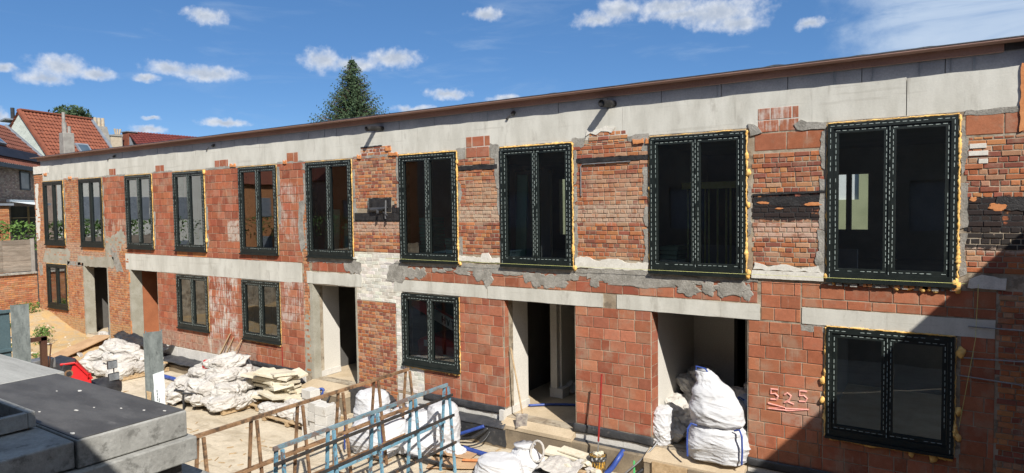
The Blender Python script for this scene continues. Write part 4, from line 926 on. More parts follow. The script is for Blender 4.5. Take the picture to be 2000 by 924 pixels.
# blue pipes and black hoses
def hose(name, pts, r, mat, label, cat='pipe', group=None):
    P = [Vector(p) for p in pts]; out = []
    for i in range(len(P) - 1):
        p0, p1, p2, p3 = P[max(i - 1, 0)], P[i], P[i + 1], P[min(i + 2, len(P) - 1)]
        for k in range(8):
            t_ = k / 8; out.append(.5 * ((2 * p1) + (p2 - p0) * t_ + (2 * p0 - 5 * p1 + 4 * p2 - p3) * t_ * t_ + (3 * p1 - p0 - 3 * p2 + p3) * t_ ** 3))
    out.append(P[-1]); mb = MB(); mb.tube(out, r, 10); return obj(name, mb, mat, label=label, cat=cat, group=group, smooth=True)
hose('blue_pipe', [(-18.6, -.78, -.48), (-17.6, -.80, -.48), (-16.4, -.86, -.48)], .055, M_BLUE, 'straight blue pipe on the yard between the left and middle sack heaps')
hose('blue_pipe', [(-7.62, -.72, -.50), (-7.2, -.76, -.50), (-6.7, -.80, -.50)], .05, M_BLUE, 'straight blue pipe on the yard running behind the torn white bag')
hose('blue_pipe', [(-8.05, -.45, -.42), (-7.75, -.36, -.3), (-7.45, -.26, -.18)], .035, M_BLUE, 'blue pipe rising to the black membrane at the wall foot')
hose('blue_pipe', [(-4.95, -.55, -.62), (-4.72, -.40, -.45), (-4.60, -.28, -.25), (-4.58, -.1, -.16)], .045, M_BLUE, 'blue pipe bending up onto the slab beside the bucket')
hose('black_hose', [(-8.0, -.5, -.46), (-7.6, -.42, -.38), (-7.35, -.27, -.2)], .03, M_BLACKP, 'black hose rising beside the blue pipe at the wall foot', 'hose')
hose('thin_hose', [(-8.0, -.55, -.52), (-7.6, -.6, -.50), (-7.35, -.45, -.4), (-7.3, -.27, -.25)], .015, M_BLACKP, 'thin black hose curling on the yard under the wall membrane', 'hose')
hose('black_hose', [(-4.65, -.7, -.7), (-4.35, -.45, -.50), (-4.1, -.25, -.30)], .03, M_BLACKP, 'black corrugated hose in the gap beside the slab', 'hose')
hose('grey_cable', [(-4.5, -.5, -.5), (-4.2, -.3, -.2), (-4.02, -.1, .02), (-3.98, .02, .12)], .014, M_STEEL, 'grey cable climbing the corner of the block pillar', 'cable')
hose('blue_hose_loop', [(-12.3, -.55, -.45), (-12.1, -.48, -.1), (-11.95, -.40, -.08), (-12.05, -.5, -.4)], .03, M_BLUE, 'blue plastic tube tangled at the wall foot by the third door', 'tube')
hose('black_hose_loop', [(-12.2, -.6, -.45), (-11.8, -.5, -.35), (-11.7, -.38, -.1)], .022, M_BLACKP, 'black tube tangled at the wall foot by the third door', 'tube')
hose('floor_hose', [(-7.05, .75, .03), (-6.6, 1.1, .03), (-6.1, 1.3, .03), (-5.6, 1.2, .03)], .025, M_BLUE, 'blue hose lying on the screed inside the fourth doorway', 'hose')

# cream insulation boards
g = thing('insulation_heap', 'heap of cream insulation boards piled loosely beside the big sack heap', 'boards', (-13.15, -.75, YARD + .13))
rs = random.Random(3)
for k in range(26):
    l = k // 4; mb = MB(); L, w_ = rs.uniform(.45, 1.15), rs.uniform(.35, .6); mb.box(-L / 2, L / 2, -w_ / 2, w_ / 2, -.03, .03)
    o = obj('board', mb, M_PIR, g, world=False, bevel=.006); o.location = (rs.uniform(-.55, .55) * (1 - l * .09), rs.uniform(-.42, .42) * (1 - l * .08), .04 + l * .105 + rs.uniform(0, .04)); o.rotation_euler = (rs.uniform(-.18, .18), rs.uniform(-.18, .18), rs.uniform(-.4, .5))
# white blocks stack
g = thing('block_stack', 'small stack of white aerated blocks standing behind the rusty rack', 'blocks', (-10.75, -1.75, YARD))
for l in range(5):
    for i in range(3 if l < 4 else 1):
        mb = MB(); mb.box(-.15, .15, -.12, .12, 0, .19); o = obj('aerated_block', mb, M_AER, g, world=False, bevel=.006); o.location = (-.1 + i * .31 + rnd(-.02, .02), .1 - .1 * i + rnd(-.02, .02), l * .195); o.rotation_euler.z = rnd(-.15, .15)
for k in range(5):
    mb = MB(); mb.box(-.25, .25, -.15, .15, 0, .05); o = obj('broken_board', mb, M_PIR, None, bevel=.006, label='broken cream board among the bags behind the racks, ' + ('leftmost and highest', 'second from the left', 'middle one', 'second from the right', 'rightmost and lowest')[k], cat='board', group='broken boards behind the racks'); o.location = (-9.9 + .16 * k, -1.0 + .12 * k, YARD + .5 - .1 * k); o.rotation_euler = (rnd(-.5, .5), rnd(-.5, .5), rnd(0, 3))
# big bags
def bag_mesh(seed, sx, sy, h, prof, lean=(0, 0), amp=.02):
    """closed cloth bag: prof = [(height 0-1, width factor)], square-ish at the bottom, gathered on top"""
    nu, nv = 96, 64; vs = []; off = Vector((seed * 5.1, seed * 2.3, seed))
    for j in range(nv + 1):
        v = j / nv
        for (a, wa), (b, wb) in zip(prof, prof[1:]):
            if a <= v <= b: q = (v - a) / (b - a); q = q * q * (3 - 2 * q); w_ = wa + (wb - wa) * q; break
        e = 3.4 - 1.4 * v
        for i in range(nu):
            t_ = 2 * math.pi * i / nu; c, s_ = math.cos(t_), math.sin(t_)
            m_ = (abs(c) ** e + abs(s_) ** e) ** (1 / e); x, y = c / m_, s_ / m_
            sag = .03 * math.sin(2 * t_ + seed) + .10 * noise.noise(Vector((x, y, v * 2)) + off)
            d = crease(Vector((x * .9 + .5 * v, y * .9, v * 3.4 + .35 * x)) + off) * amp * (1.2 - .5 * v) + .3 * amp * noise.noise(Vector((x * 7, y * 7, v * 16)) + off)
            r = w_ * (1 + sag); vs.append((x * (sx * r + d) + lean[0] * v * v, y * (sy * r + d) + lean[1] * v * v, h * v + .02 * noise.noise(Vector((x * 2, y * 2, v * 3)) + off) * (v > .02)))
    vs += [(0, 0, 0), (lean[0], lean[1], h * .97)]
    fs = [(j * nu + i, j * nu + (i + 1) % nu, (j + 1) * nu + (i + 1) % nu, (j + 1) * nu + i) for j in range(nv) for i in range(nu)]
    fs += [((i + 1) % nu, i, nu * (nv + 1)) for i in range(nu)] + [(nv * nu + i, nv * nu + (i + 1) % nu, nu * (nv + 1) + 1) for i in range(nu)]
    mb = MB(); mb.add(vs, fs); return mb.mesh('bag', M_BAG, True)
FULL = [(0, .80), (.06, .95), (.5, 1.06), (.88, .96), (.97, .80), (1, .62)]
SLUMP = [(0, .82), (.08, 1.), (.3, 1.03), (.6, .78), (.85, .45), (.95, .34), (1, .30)]
NECK = [(0, .85), (.1, 1.), (.45, .95), (.7, .62), (.85, .42), (1, .55)]
def bigbag(x, y, z, sx, sy, sz, seed, rz, label, straps=True, grp=None, prof=None, lean=(0, 0)):
    t_ = thing('big_bag', label, 'big bag', (x, y, z), grp); t_.rotation_euler.z = rz
    h = sz * 1.5; o = bpy.data.objects.new('bag', bag_mesh(seed, sx, sy, h, prof or (FULL if straps else random.choice((SLUMP, NECK, FULL))), lean)); link(o, t_, world=False)
    if straps:
        for (a, b_) in ((-1, -1), (1, -1)):
            mb = MB(); X, Y = a * sx * .90, b_ * sy * 1.02
            mb.tube([(X, Y, h * .15), (X * 1.02, Y, h * .5), (X, Y * .97, h * .92), (X * .9, Y * .85, h * 1.06), (X * .7, Y * .75, h * 1.0)], .016, 6); obj('strap', mb, M_BLUE, t_, world=False)
    return t_
bigbag(-2.98, .10, .0, .46, .42, .38, 2, .1, 'lower of the two white big bags stacked in the fifth doorway', grp='big bags in the doorway', prof=FULL)
u_ = bigbag(-2.98, .14, .55, .41, .38, .56, 5, .1, 'upper slumped white big bag on top of another in the fifth doorway', False, 'big bags in the doorway', SLUMP, (-.26, -.02))
mb = MB(); mb.tube([(-.38, 0, .74), (-.37, -.03, .90), (-.22, -.05, .88), (-.14, -.02, .74)], .014, 6); obj('strap', mb, M_BLUE, u_, world=False)
bigbag(-2.45, .65, .0, .40, .38, .62, 8, .2, 'shaded white big bag standing behind the stacked bags inside the fifth doorway')
bigbag(-9.0, -1.55, YARD, .52, .46, .42, 11, .05, 'wide white big bag with a blue strap lying behind the blue rack')
bigbag(-8.35, -1.1, YARD, .42, .42, .50, 12, .5, 'tall white big bag behind the middle legs of the blue rack', False)
bigbag(-8.0, -.85, YARD, .30, .30, .60, 13, .9, 'narrow upright white bag with an open neck at the end of the blue rack', False)
bigbag(-9.75, -1.0, YARD, .34, .30, .62, 14, .3, 'tall folded white bag beside the aerated block stack', False)
bigbag(-9.0, -.75, YARD, .36, .3, .42, 18, 1.3, 'low white bag at the wall foot under the white painted brick', False)
bigbag(-7.62, -.95, YARD, .17, .15, .14, 15, .3, 'small crumpled white bag on the yard at the foot of the blue rack', False)
bigbag(-6.1, -.90, YARD, .34, .28, .32, 16, .7, 'torn white bag with an open mouth and a red rag, lying in the foreground rubble', False)
bigbag(-6.35, -1.35, YARD - .1, .40, .32, .30, 17, .2, 'bulging white bag cut by the lower edge of the picture', False)
mb = MB(); mb.tube([(-5.80 + .13 * math.cos(a), -.98 + .04 * math.sin(a), -.12 + .17 * math.sin(a)) for a in [k * math.pi / 9 for k in range(19)]], .02, 8)
obj('bag_handle', mb, M_SACK, label='stiff looped rim of the torn white bag standing open', cat='bag rim')
# piles in the doorway shade
for k, (x, y, z, s) in enumerate(((-3.95, .55, 0, 1), (-3.85, .95, .0, 1.1), (-3.6, 1.25, 0, 1.1), (-3.95, 1.0, .25, 1.), (-3.7, 1.3, .3, 1.), (-3.85, 1.5, .55, 1), (-3.5, .9, .22, 1), (-3.75, 1.65, .8, .9), (-3.55, 1.5, .55, .9), (-3.35, 1.3, 0, 1), (-2.8, 1.4, .5, 1), (-2.6, 1.5, .6, 1), (-2.9, 1.5, 0, 1.1), (-3.0, 1.7, .3, 1))):
    sack(x, y, z, rnd(0, 6), s, 'dim sack in fifth doorway, %s, %s' % (('floor layer', 'second layer', 'upper layer', 'very top')[min(3, int(z / .24))], ('near the pillar and threshold', 'against the left hall wall', 'by the back hall wall', 'near the hall wall, set inward', 'against the left wall further in', 'against the wall further back', 'nearer the threshold', 'at the back', 'toward the middle of the hall', 'beside the stacked big bags', 'right behind the big bags', 'far right behind the bags', 'hidden low behind the bags', 'leaning on the back right')[k]), 'sacks stacked in the fifth doorway', (rnd(-.6, .6), rnd(-.6, .6)))
bigbag(-4.0, .28, -.02, .17, .22, .42, 21, .0, 'sunlit white bag leaning on the pillar edge in the fifth doorway', False)
sack(-6.95, 2.1, .0, .4, .9, 'white sack in the dark of the fourth doorway', 'sack in the dark hall')
sack(-20.9, .1, -.2, .2, .7, 'small white sack on the threshold of the second doorway', 'sack on threshold')

# tools ---------------------------------------------------------------
s_ = thing('shovel', 'worn shovel with a long pale handle leaning beside the fourth doorway', 'shovel', (-6.72, -.12, -.02))
mb = MB(); mb.tube([(-6.66, -.10, .16), (-6.82, -.03, .75), (-7.02, .07, 1.36)], .016, 8); obj('handle', mb, M_WOOD, s_)
mb = MB(); n = 8; vs = []
for i in range(n + 1):
    for j in range(n + 1):
        u, v = i / n - .5, j / n; w_ = .23 * (1 - .1 * v)
        vs.append((-6.66 + u * w_ * .9 + .01, -.12 - .05 * v + .03 * (1 - 4 * u * u) + u * .1, .16 - .27 * v + .0))
mb.add(vs, [(i * (n + 1) + j, (i + 1) * (n + 1) + j, (i + 1) * (n + 1) + j + 1, i * (n + 1) + j + 1) for i in range(n) for j in range(n)])
o = obj('blade', mb, rough_mat('muddy_steel', (.20, .17, .16), (.40, .36, .30), 14, .7, .3), s_, smooth=True); o.modifiers.new('s', 'SOLIDIFY').thickness = .004
b_ = thing('bucket', 'black bucket spattered with yellow and white standing in front of the block pillar', 'bucket', (-4.90, -.45, YARD))
X, Y = -4.90, -.45
mb = MB(); mb.tube([(X, Y, YARD), (X, Y, YARD + .36)], [.125, .145], 24); 
obj('pail', mb, rough_mat('spattered_black', (.02, .02, .02), (.05, .045, .04), 8, .5, c3=(.65, .36, .04), t3=(.50, .54), stretch=(3, 3, .7), spec=.5), b_)
mb = MB(); mb.tube([(X, Y, YARD + .30), (X, Y, YARD + .375)], .156, 24, cap=False); mb.tube([(X, Y, YARD + .30), (X, Y, YARD + .375)], .146, 24, cap=False); obj('rim', mb, rough_mat('spattered_rim', (.03, .03, .03), (.05, .05, .05), 10, .5, c3=(.6, .6, .58), t3=(.55, .6)), b_)
rs = random.Random(8)
for k in range(5):
    mb = MB(); a = rs.uniform(0, 6.28); q = rs.uniform(.02, .09); mb.box(-.035, .035, -.03, .03, -.02, .03); o = obj('scrap', mb, M_PIR, b_); o.location = (X + q * math.cos(a), Y + q * math.sin(a), YARD + .38)
    o.matrix_parent_inverse = Matrix.Translation((4.90, .45, -YARD)); o.rotation_euler = (rs.uniform(-.5, .5), .3, a)
p_ = thing('red_pole', 'red pole tool standing in the bucket against the block pillar', 'pole', (-4.90, -.42, -.2))
mb = MB(); mb.tube([(-4.90, -.42, .05), (-4.885, -.30, 1.20)], .017, 10); obj('pole', mb, rough_mat('dull_red_pole', (.22, .02, .018), (.30, .03, .025), 8, .5), p_)
mb = MB(); mb.tube([(-4.905, -.45, -.35), (-4.90, -.42, .06)], .011, 8); obj('shaft', mb, M_STEEL, p_)
for (p, q, w_, m_, l) in (((-16.72, -.35, -.5), (-16.10, -.02, .78), (.07, .025), M_WOOD, 'wide grey brown plank leaning on the wall behind the big sack heap'),
    ((-16.5, -.3, -.5), (-15.95, -.02, .70), (.05, .02), M_WOOD, 'narrow plank leaning right beside the wider plank'),
    ((-16.1, -.5, -.4), (-15.52, -.03, .72), (.025, .025), M_CARD, 'thin tan batten leaning on the wall under the fifth window'),
    ((-15.6, -.75, -.35), (-15.10, -.4, .42), (.04, .03), M_STEEL, 'short pale pipe standing out of the sack heap'),
    ((-14.6, -.3, -.2), (-15.35, -.06, .30), (.05, .04), M_DPC, 'black offcut leaning on the plinth behind the sack heap')):
    mb = MB(); mb.beam(p, q, *w_); obj('leaning_batten', mb, m_, label=l, cat='batten')
mb = MB(); mb.tube([(-13.92, -.02, .12), (-13.92, -.02, .66)], .012, 8); obj('red_tube', mb, MATS['dull_red_pole'], label='short thin red tube on the blocks under the fifth ground window', cat='tube')
# ramp board, box, crate
mb = MB(); mb.beam((-23.25, .05, .03), (-22.3, -1.95, ground_h(-22.3, -1.95) + .07), .62, .03); obj('ramp_board', mb, M_CARD, label='broad tan plywood ramp running from the first doorway down to the yard', cat='ramp', bevel=.004)
mb = MB(); mb.beam((-19.4, -.35, -.28), (-18.75, -.45, -.26), .25, .05); obj('plank_end', mb, M_WOOD, label='short plank end sticking out of the ledge behind the tall post', cat='plank')
k_ = thing('tool_case', 'dark blue tool case standing just inside the first doorway', 'case', (-23.0, .35, 0))
mb = MB(); mb.box(-23.22, -22.86, .15, .45, 0, .34); obj('case', mb, rough_mat('navy_plastic', (.03, .05, .09), (.05, .07, .12), 4, .5), k_, bevel=.02)
mb = MB(); mb.box(-23.2, -22.88, .13, .16, .2, .24); mb.tube([(-23.12, .3, .34), (-23.1, .3, .4), (-22.98, .3, .4), (-22.96, .3, .34)], .012, 6); obj('handle', mb, M_STEEL, k_)
sack(-23.45, .1, -.02, .3, .5, 'small white bag beside the dark blue tool case', 'bag by the case')
# rubble in the foreground: boards, cardboard, planks
DB = [(-5.55, -.42, -.33, .75, .28, .05, M_PIR, .15, 'thick cream board lying on the rubble left of the bucket'), (-5.35, -.38, -.28, .65, .22, .03, M_PIR, -.05, 'thin cream board on top of the thick one by the bucket'),
      (-5.25, -.75, -.42, .55, .10, .03, M_WOOD, -.15, 'narrow plank lying in front of the bucket'), (-5.9, -.65, -.40, .6, .14, .04, M_PIR, .7, 'grubby cream offcut leaning on the torn bag'),
      (-5.6, -1.0, -.45, .5, .4, .02, M_BLACKP, .3, 'black plastic tray lying in the foreground rubble'),
      (-7.3, -1.35, -.52, 1.0, .5, .012, M_CARD, .5, 'flattened brown cardboard on the yard right of the blue rack'), (-7.6, -1.0, -.50, .8, .45, .012, M_CARD, .25, 'second sheet of brown cardboard next to the wall side bags'),
      (-7.0, -1.15, -.48, .5, .06, .02, M_ORF, .5, 'orange clay strip lying on the cardboard'), (-7.9, -1.6, -.5, 1.1, .08, .05, M_BLACKP, -.1, 'dark plank under the blue rack end'),
      (-6.6, -.55, -.50, .3, .06, .05, M_WOOD, 1.1, 'small wood scrap beside the torn bag'), (-5.0, -.95, -.5, .4, .3, .05, M_PIR, .9, 'cream scrap in front of the bucket')]
for (x, y, z, L, w_, h_, m_, rz, l) in DB:
    mb = MB(); mb.box(-L / 2, L / 2, -w_ / 2, w_ / 2, 0, h_); o = obj('rubble_board', mb, m_, label=l, cat='board', bevel=.004); o.location = (x, y, z); o.rotation_euler = (rnd(-.12, .12), rnd(-.1, .1), rz)
for k in range(8):
    sm = sack_mesh(50 + k, rnd(.06, .12), rnd(.05, .09), .06, .2, 2, 'rubble_lump', M_PIR if k % 2 else M_SACK, neck=False, smooth=False); o = bpy.data.objects.new('rubble_lump', sm); o.location = (-5.75 + .14 * k, -.5 - .09 * (k % 4), YARD + .17 + .03 * (k % 3)); COL.objects.link(o); tag(o, ('creamy' if k % 2 else 'white') + ' broken lump in the rubble, ' + ('farthest left of the bucket', 'second from the torn bag', 'beside the thick cream board', 'on the black tray edge', 'under the thin cream board', 'in front of the narrow plank', 'next to the bucket foot', 'closest to the bucket')[k], 'rubble', 'broken lumps by the bucket')
cloth('white_scrap_sheet', -5.75, -5.05, -1.15, -.62, lambda u, v: -.42 + .08 * v, M_SACK, 'crumpled white plastic sheet in the rubble in front of the bucket', 'sheet', 14, .10, 26)
rs = random.Random(12); mb = MB()
for k in range(900):
    x = rs.uniform(-27, -2); y = rs.uniform(-5, -.3); s = rs.uniform(.006, .022) * (2 if x < -20 else 1); z = ground_h(x, y)
    if x > -20 and rs.random() < .55: continue
    mb.add([(x - s, y - s, z - s), (x + s, y - s * .6, z - s), (x + s * .8, y + s, z - s), (x - s * .9, y + s * .7, z - s), (x, y, z + s * .9)], [(0, 1, 4), (1, 2, 4), (2, 3, 4), (3, 0, 4)])
obj('loose_stones', mb, rough_mat('pale_stone', (.45, .38, .28), (.60, .54, .44), 6, .95), kind='stuff', label='small pale stones and crumbs scattered over the yard and soil heap', cat='stones')
rs = random.Random(78)
for k in range(26):      # broken bits of pale board lying on the soil heap
    x = rs.uniform(-27, -21.8); y = rs.uniform(-3.2, -.9); z = ground_h(x, y)
    mb = MB(); L = rs.uniform(.05, .16); mb.box(-L, L, -L * .6, L * .6, -.02, .02); o = obj('pale_chunk', mb, M_PIR if k % 3 else M_SACK, kind=None, label='broken pale chunk lying loose on the ochre soil heap', cat='rubble', group='pale chunks on the soil heap'); o.location = (x, y, z + .03); o.rotation_euler = (rs.uniform(-.6, .6), rs.uniform(-.6, .6), rs.uniform(0, 3))
mb = MB(); rs = random.Random(77)
for k in range(420):
    x = rs.uniform(-18, -3.5); y = rs.uniform(-6.5, -.35); a = rs.uniform(0, 3.14); L = rs.uniform(.02, .10); w_ = rs.uniform(.008, .03); z = ground_h(x, y)
    if noise.noise(Vector((x * .5, y * .8, 8))) < -.05: continue
    mb.beam((x - L * math.cos(a), y - L * math.sin(a), z + .008), (x + L * math.cos(a), y + L * math.sin(a), z + .014), w_, .012)
obj('wood_chips', mb, M_WOOD, kind='stuff', label='splinters and offcuts strewn over the dusty yard', cat='debris')
hose('fold_rail', [(-15.3, -2.05, YARD), (-15.3, -2.05, -.2), (-15.25, -2.05, -.16), (-15.05, -2.0, -.16), (-15.0, -1.98, -.2), (-15.0, -1.98, YARD)], .025, M_BLACKP, 'black bent tube hoop standing behind the grey formwork stack', 'hoop')
hose('fold_rail', [(-14.85, -2.1, YARD), (-14.85, -2.1, -.2), (-14.8, -2.1, -.16), (-14.65, -2.0, -.16), (-14.6, -1.98, -.2), (-14.6, -1.98, YARD)], .025, M_BLACKP, 'second bent black hoop nearer the white sacks', 'hoop')

# ------------------------------------------------------------------ A-frame racks
def rack(name, X, y0, y1, zt, n, mat, mat2, label, rails, sp=.30, tw=.05):
    t_ = thing(name, label, 'rack', (X, (y0 + y1) / 2, YARD))
    mb = MB(); mb.beam((X, y0, zt), (X, y1, zt), .045, .055); obj('top_rail', mb, mat if mat is M_RUST else M_BRUST, t_, bevel=.004)
    H = zt - YARD
    for i in range(n):
        y = y0 + .06 + (y1 - y0 - .12) * i / (n - 1)
        for s, yo in ((-1, 0), (1, .06)):
            mb = MB(); mb.beam((X + s * .025, y + yo, zt - .035), (X + s * sp, y + yo, YARD), .036, tw * .85, (0, 1, 0)); obj('leg', mb, mat, t_)
        mb = MB(); mb.beam((X - sp * .88, y + .03, YARD + .1), (X + sp * .88, y + .03, YARD + .1), .03, .03); obj('cross_tie', mb, mat2, t_)
    for (s, z) in rails:
        xx = X + s * (.025 + (sp - .025) * (zt - z) / H + .035)
        mb = MB(); mb.beam((xx, y0 - .05, z), (xx, y1 + .05, z), .028, .045); obj('side_rail', mb, mat if s < 0 else mat2, t_, bevel=.003)
    return t_
M_BRUST = rough_mat('rust_through_blue', (.10, .17, .21), (.20, .29, .33), 4, .6, bs=.5, fine=40, c3=(.17, .10, .07), t3=(.46, .56), stretch=(1, .6, 1))
M_DSTEEL = rough_mat('dark_steel', (.030, .030, .032), (.055, .052, .05), 5, .5, .3, c3=(.16, .09, .05), t3=(.56, .66), spec=.4)
rack('rusty_rack', -8.60, -5.50, -1.14, 1.0, 6, M_RUST, M_RUST, 'long rusty brown steel A frame rack standing in the yard behind the blue one', ((-1, .20), (1, .30), (1, -.15)), .19)
rack('blue_rack', -7.25, -5.22, -1.62, 1.0, 5, M_BSTEEL, M_DSTEEL, 'light blue peeling steel A frame rack with dark rails nearest the viewpoint', ((1, .82), (1, .46), (1, -.02), (-1, .3)), .14)

# ------------------------------------------------------------------ formwork stack at the lower left
F = thing('formwork_stack', 'stack of grey formwork panels with a black plywood top at the lower left', 'formwork', (-8, -7.6, YARD))
def fbox(n, x0, x1, y0, y1, z0, z1, mat, bev=.012, par=F): 
    mb = MB(); mb.box(x0, x1, y0, y1, z0, z1); return obj(n, mb, mat, par, bevel=bev)
fbox('top_panel', -8.40, -5.78, -8.115, -7.20, 2.06, 2.294, M_FORMG)
fbox('plywood_face', -8.385, -5.80, -8.10, -7.215, 2.2945, 2.301, M_FORMB, .0)
fbox('top_panel', -13.5, -8.42, -8.3, -7.12, 2.07, 2.298, M_FORMG2)
fbox('lower_panel', -13.5, -5.71, -8.42, -7.15, 1.835, 2.052, M_FORMG)
fbox('recess_shade_fill', -13.4, -5.80, -8.5, -7.25, 1.62, 1.83, M_BLACK)  # black box stands in for the shade of the recess below
fbox('bottom_panel', -13.4, -5.55, -8.9, -6.95, 1.40, 1.61, M_FORMG)
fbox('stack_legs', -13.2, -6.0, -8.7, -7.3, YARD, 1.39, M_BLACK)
fbox('side_panel', -13.0, -5.80, -8.66, -8.125, 2.07, 2.288, M_FORMG)
# paint scuffs and pale holes on the black plywood
rs = random.Random(4)
for (x, y, L) in ((-7.35, -7.42, .10), (-7.55, -7.55, .04), (-5.92, -7.33, .06), (-6.35, -7.50, .05), (-6.6, -7.62, .04), (-6.65, -7.75, .09), (-6.9, -7.95, .05), (-5.98, -8.06, .09), (-6.1, -7.42, .05)):
    mb = MB(); pts = [(x + L * .38 * math.cos(a) * rs.uniform(.6, 1.1), y + L * .20 * math.sin(a) * rs.uniform(.6, 1.1)) for a in [k * .7 for k in range(9)]]; mb.prism(pts, 'z', 2.3012, 2.3035); obj('paint_scuff', mb, M_AER, F)
Cb = thing('hollow_block_trough', 'hollow grey concrete trough resting on the formwork stack at the left edge', 'trough', (-6.9, -8.3, 2.29))
cz0, cz1 = 2.305, 2.44
for (a, b2, c, d) in ((-7.9, -6.43, -8.21, -8.15), (-7.9, -6.43, -8.72, -8.66), (-6.49, -6.43, -8.66, -8.21), (-7.9, -7.84, -8.66, -8.21)):
    mb = MB(); mb.box(a, b2, c, d, cz0, cz1); obj('side', mb, M_FORMG, Cb, bevel=.008)
mb = MB(); mb.box(-7.84, -6.49, -8.66, -8.21, cz0 - .004, cz0 + .02); obj('floor', mb, M_FORMB, Cb)
# posts
P = thing('tall_post', 'grey steel post with a torn white notice, standing behind the formwork stack', 'post', (-7.25, -6.7, YARD))
def cpost(mb, x, y, w, d, z0, z1, t=.012):
    mb.box(x - w / 2, x + w / 2, y - t, y, z0, z1); mb.box(x - w / 2, x - w / 2 + t, y, y + d, z0, z1); mb.box(x + w / 2 - t, x + w / 2, y, y + d, z0, z1)
mb = MB(); ex, ey = -7.2, -6.73
# post turned to face the viewpoint
ang = math.atan2(0 - ex, -10.49 - ey)
pm = MB(); cpost(pm, 0, 0, .165, .10, 0, 2.81 - YARD); pm.box(-.10, -.05, -.02, 0, 0, 2.80 - YARD)
o = obj('post', pm, M_GALV, None); o.parent = P; P.location = (ex, ey, YARD); P.rotation_euler.z = -ang + math.pi + .0
mb = MB(); mb.prism(ragged([(-.015, 1.55), (.088, 1.55), (.088, 2.92), (-.02, 2.89)], .06, .004, 5), 'y', -.026, -.0125); o = obj('notice', mb, M_PAPER, None); o.parent = P
mb = MB(); mb.prism(ragged([(-.098, 1.5), (-.055, 1.5), (-.05, 2.7), (-.085, 2.72)], .05, .008, 6), 'y', -.028, -.021); o = obj('peeling_strip', mb, M_WOOD, None); o.parent = P
ink = MB(); rs = random.Random(2)
for li, xo in enumerate((.012, .03, .045, .058, .068)):
    z = 2.72 - .1 * (li % 3) - (.2 if li > 1 else 0)
    while z > 1.95:
        L = rs.uniform(.012, .03); ink.box(xo - rs.uniform(.002, .005), xo + rs.uniform(.002, .005), -.0285, -.026, z - L, z); z -= L + rs.uniform(.006, .016)
o = obj('faded_writing', ink, M_INK, None); o.parent = P
P2 = thing('tall_post', 'plain grey steel post at the far left beside the dark steel container', 'post', (-10.35, -6.85, YARD))
pm = MB(); cpost(pm, 0, 0, .20, .08, 0, 2.90 - YARD); o = obj('post', pm, M_GALV, None); o.parent = P2; P2.rotation_euler.z = -math.atan2(10.35, -10.49 + 6.85) + math.pi
Ct = thing('steel_container', 'dark slate blue steel container behind the left post', 'container', (-13, -7.6, YARD))
mb = MB(); mb.box(-14.5, -12.0, -9, -6.40, YARD, 2.62); obj('body', mb, M_STEELC, Ct, bevel=.01)
for z in (2.60, 2.0, 1.2):
    mb = MB(); mb.box(-12.005, -11.97, -9, -6.38, z, z + .05); obj('rib', mb, M_STEELC, Ct, bevel=.004)
Bk = thing('brown_bracket', 'rusty brown bracket post with a grey box between the left post and the soil heap', 'bracket', (-13.2, -5.2, YARD))
mb = MB(); mb.beam((-13.2, -5.52, YARD), (-13.2, -5.52, 1.95), .09, .08); mb.beam((-13.2, -5.72, 1.92), (-13.2, -5.47, 1.92), .08, .07); mb.tube([(-13.2, -5.46, 1.3), (-13.2, -5.40, 1.8)], .012, 6); obj('post', mb, rough_mat('brown_steel', (.07, .03, .02), (.10, .05, .03), 5, .6), Bk)
mb = MB(); mb.box(-13.6, -13.3, -5.75, -5.30, 1.35, 1.52); mb.box(-13.6, -13.35, -5.6, -5.32, 1.0, 1.34); obj('box', mb, M_STEEL, Bk, bevel=.01)
# red bin and the dark vehicle roof with its mirrors behind the stack
Rb = thing('red_bin', 'bright red plastic tub lying on its side next to the sacks', 'bin', (-14.4, -4.1, 0))
def tub(pts0, pts1, name, mat, par, open_=True):
    mb = MB(); n = len(pts0); vs = pts0 + pts1; fs = [(i, (i + 1) % n, (i + 1) % n + n, i + n) for i in range(n)] + [tuple(range(n, 2 * n))]
    mb.add(vs, fs); o = obj(name, mb, mat, par); o.modifiers.new('s', 'SOLIDIFY').thickness = .02; b2 = o.modifiers.new('b', 'BEVEL'); b2.width = .03; b2.segments = 3; return o
def V(a): return Vector(a)
# compact red dumper, mostly hidden by the formwork stack
Dm = Rb; Dm.name = 'red_dumper'; Dm['label'] = 'red nosed site dumper with black engine cover, half hidden behind the formwork stack'; Dm['category'] = 'dumper'
dx = V((.38, .93, 0)).normalized() * .8; sx_ = V((.93, -.38, 0))
def dp(a, s, z): p = V((-14.8, -4.52, -.03)) + dx * a + sx_ * s; return (p.x, p.y, z)
mb = MB(); top = [dp(-.12, .28, 1.10), dp(.16, .28, 1.10), dp(.50, .30, .74), dp(.50, -.30, .74), dp(.16, -.34, 1.12), dp(-.12, -.34, 1.12)]; bot = [dp(-.05, .33, .80), dp(.16, .33, .66), dp(.50, .33, .55), dp(.50, -.33, .55), dp(.16, -.36, .6), dp(-.05, -.36, .8)]
vs = top + bot; mb.add(vs, [(0, 1, 4, 5), (1, 2, 3, 4), (0, 6, 7, 1), (1, 7, 8, 2), (2, 8, 9, 3), (3, 9, 10, 4), (4, 10, 11, 5), (5, 11, 6, 0), (6, 11, 10, 7), (7, 10, 9, 8)]); obj('hood', mb, M_RED, Dm, bevel=.025)
mb = MB(); mb.beam(dp(-.14, .31, 1.12), dp(.18, .31, 1.12), .05, .04); mb.beam(dp(.18, .31, 1.12), dp(.52, .33, .76), .05, .04); obj('hood_rim', mb, M_RED, Dm, bevel=.01)
mb = MB(); mb.tube([dp(.42, .35, .80), dp(.43, .37, .88), dp(.48, .37, .88), dp(.49, .35, .76)], .015, 8); obj('lifting_eye', mb, M_RED, Dm)
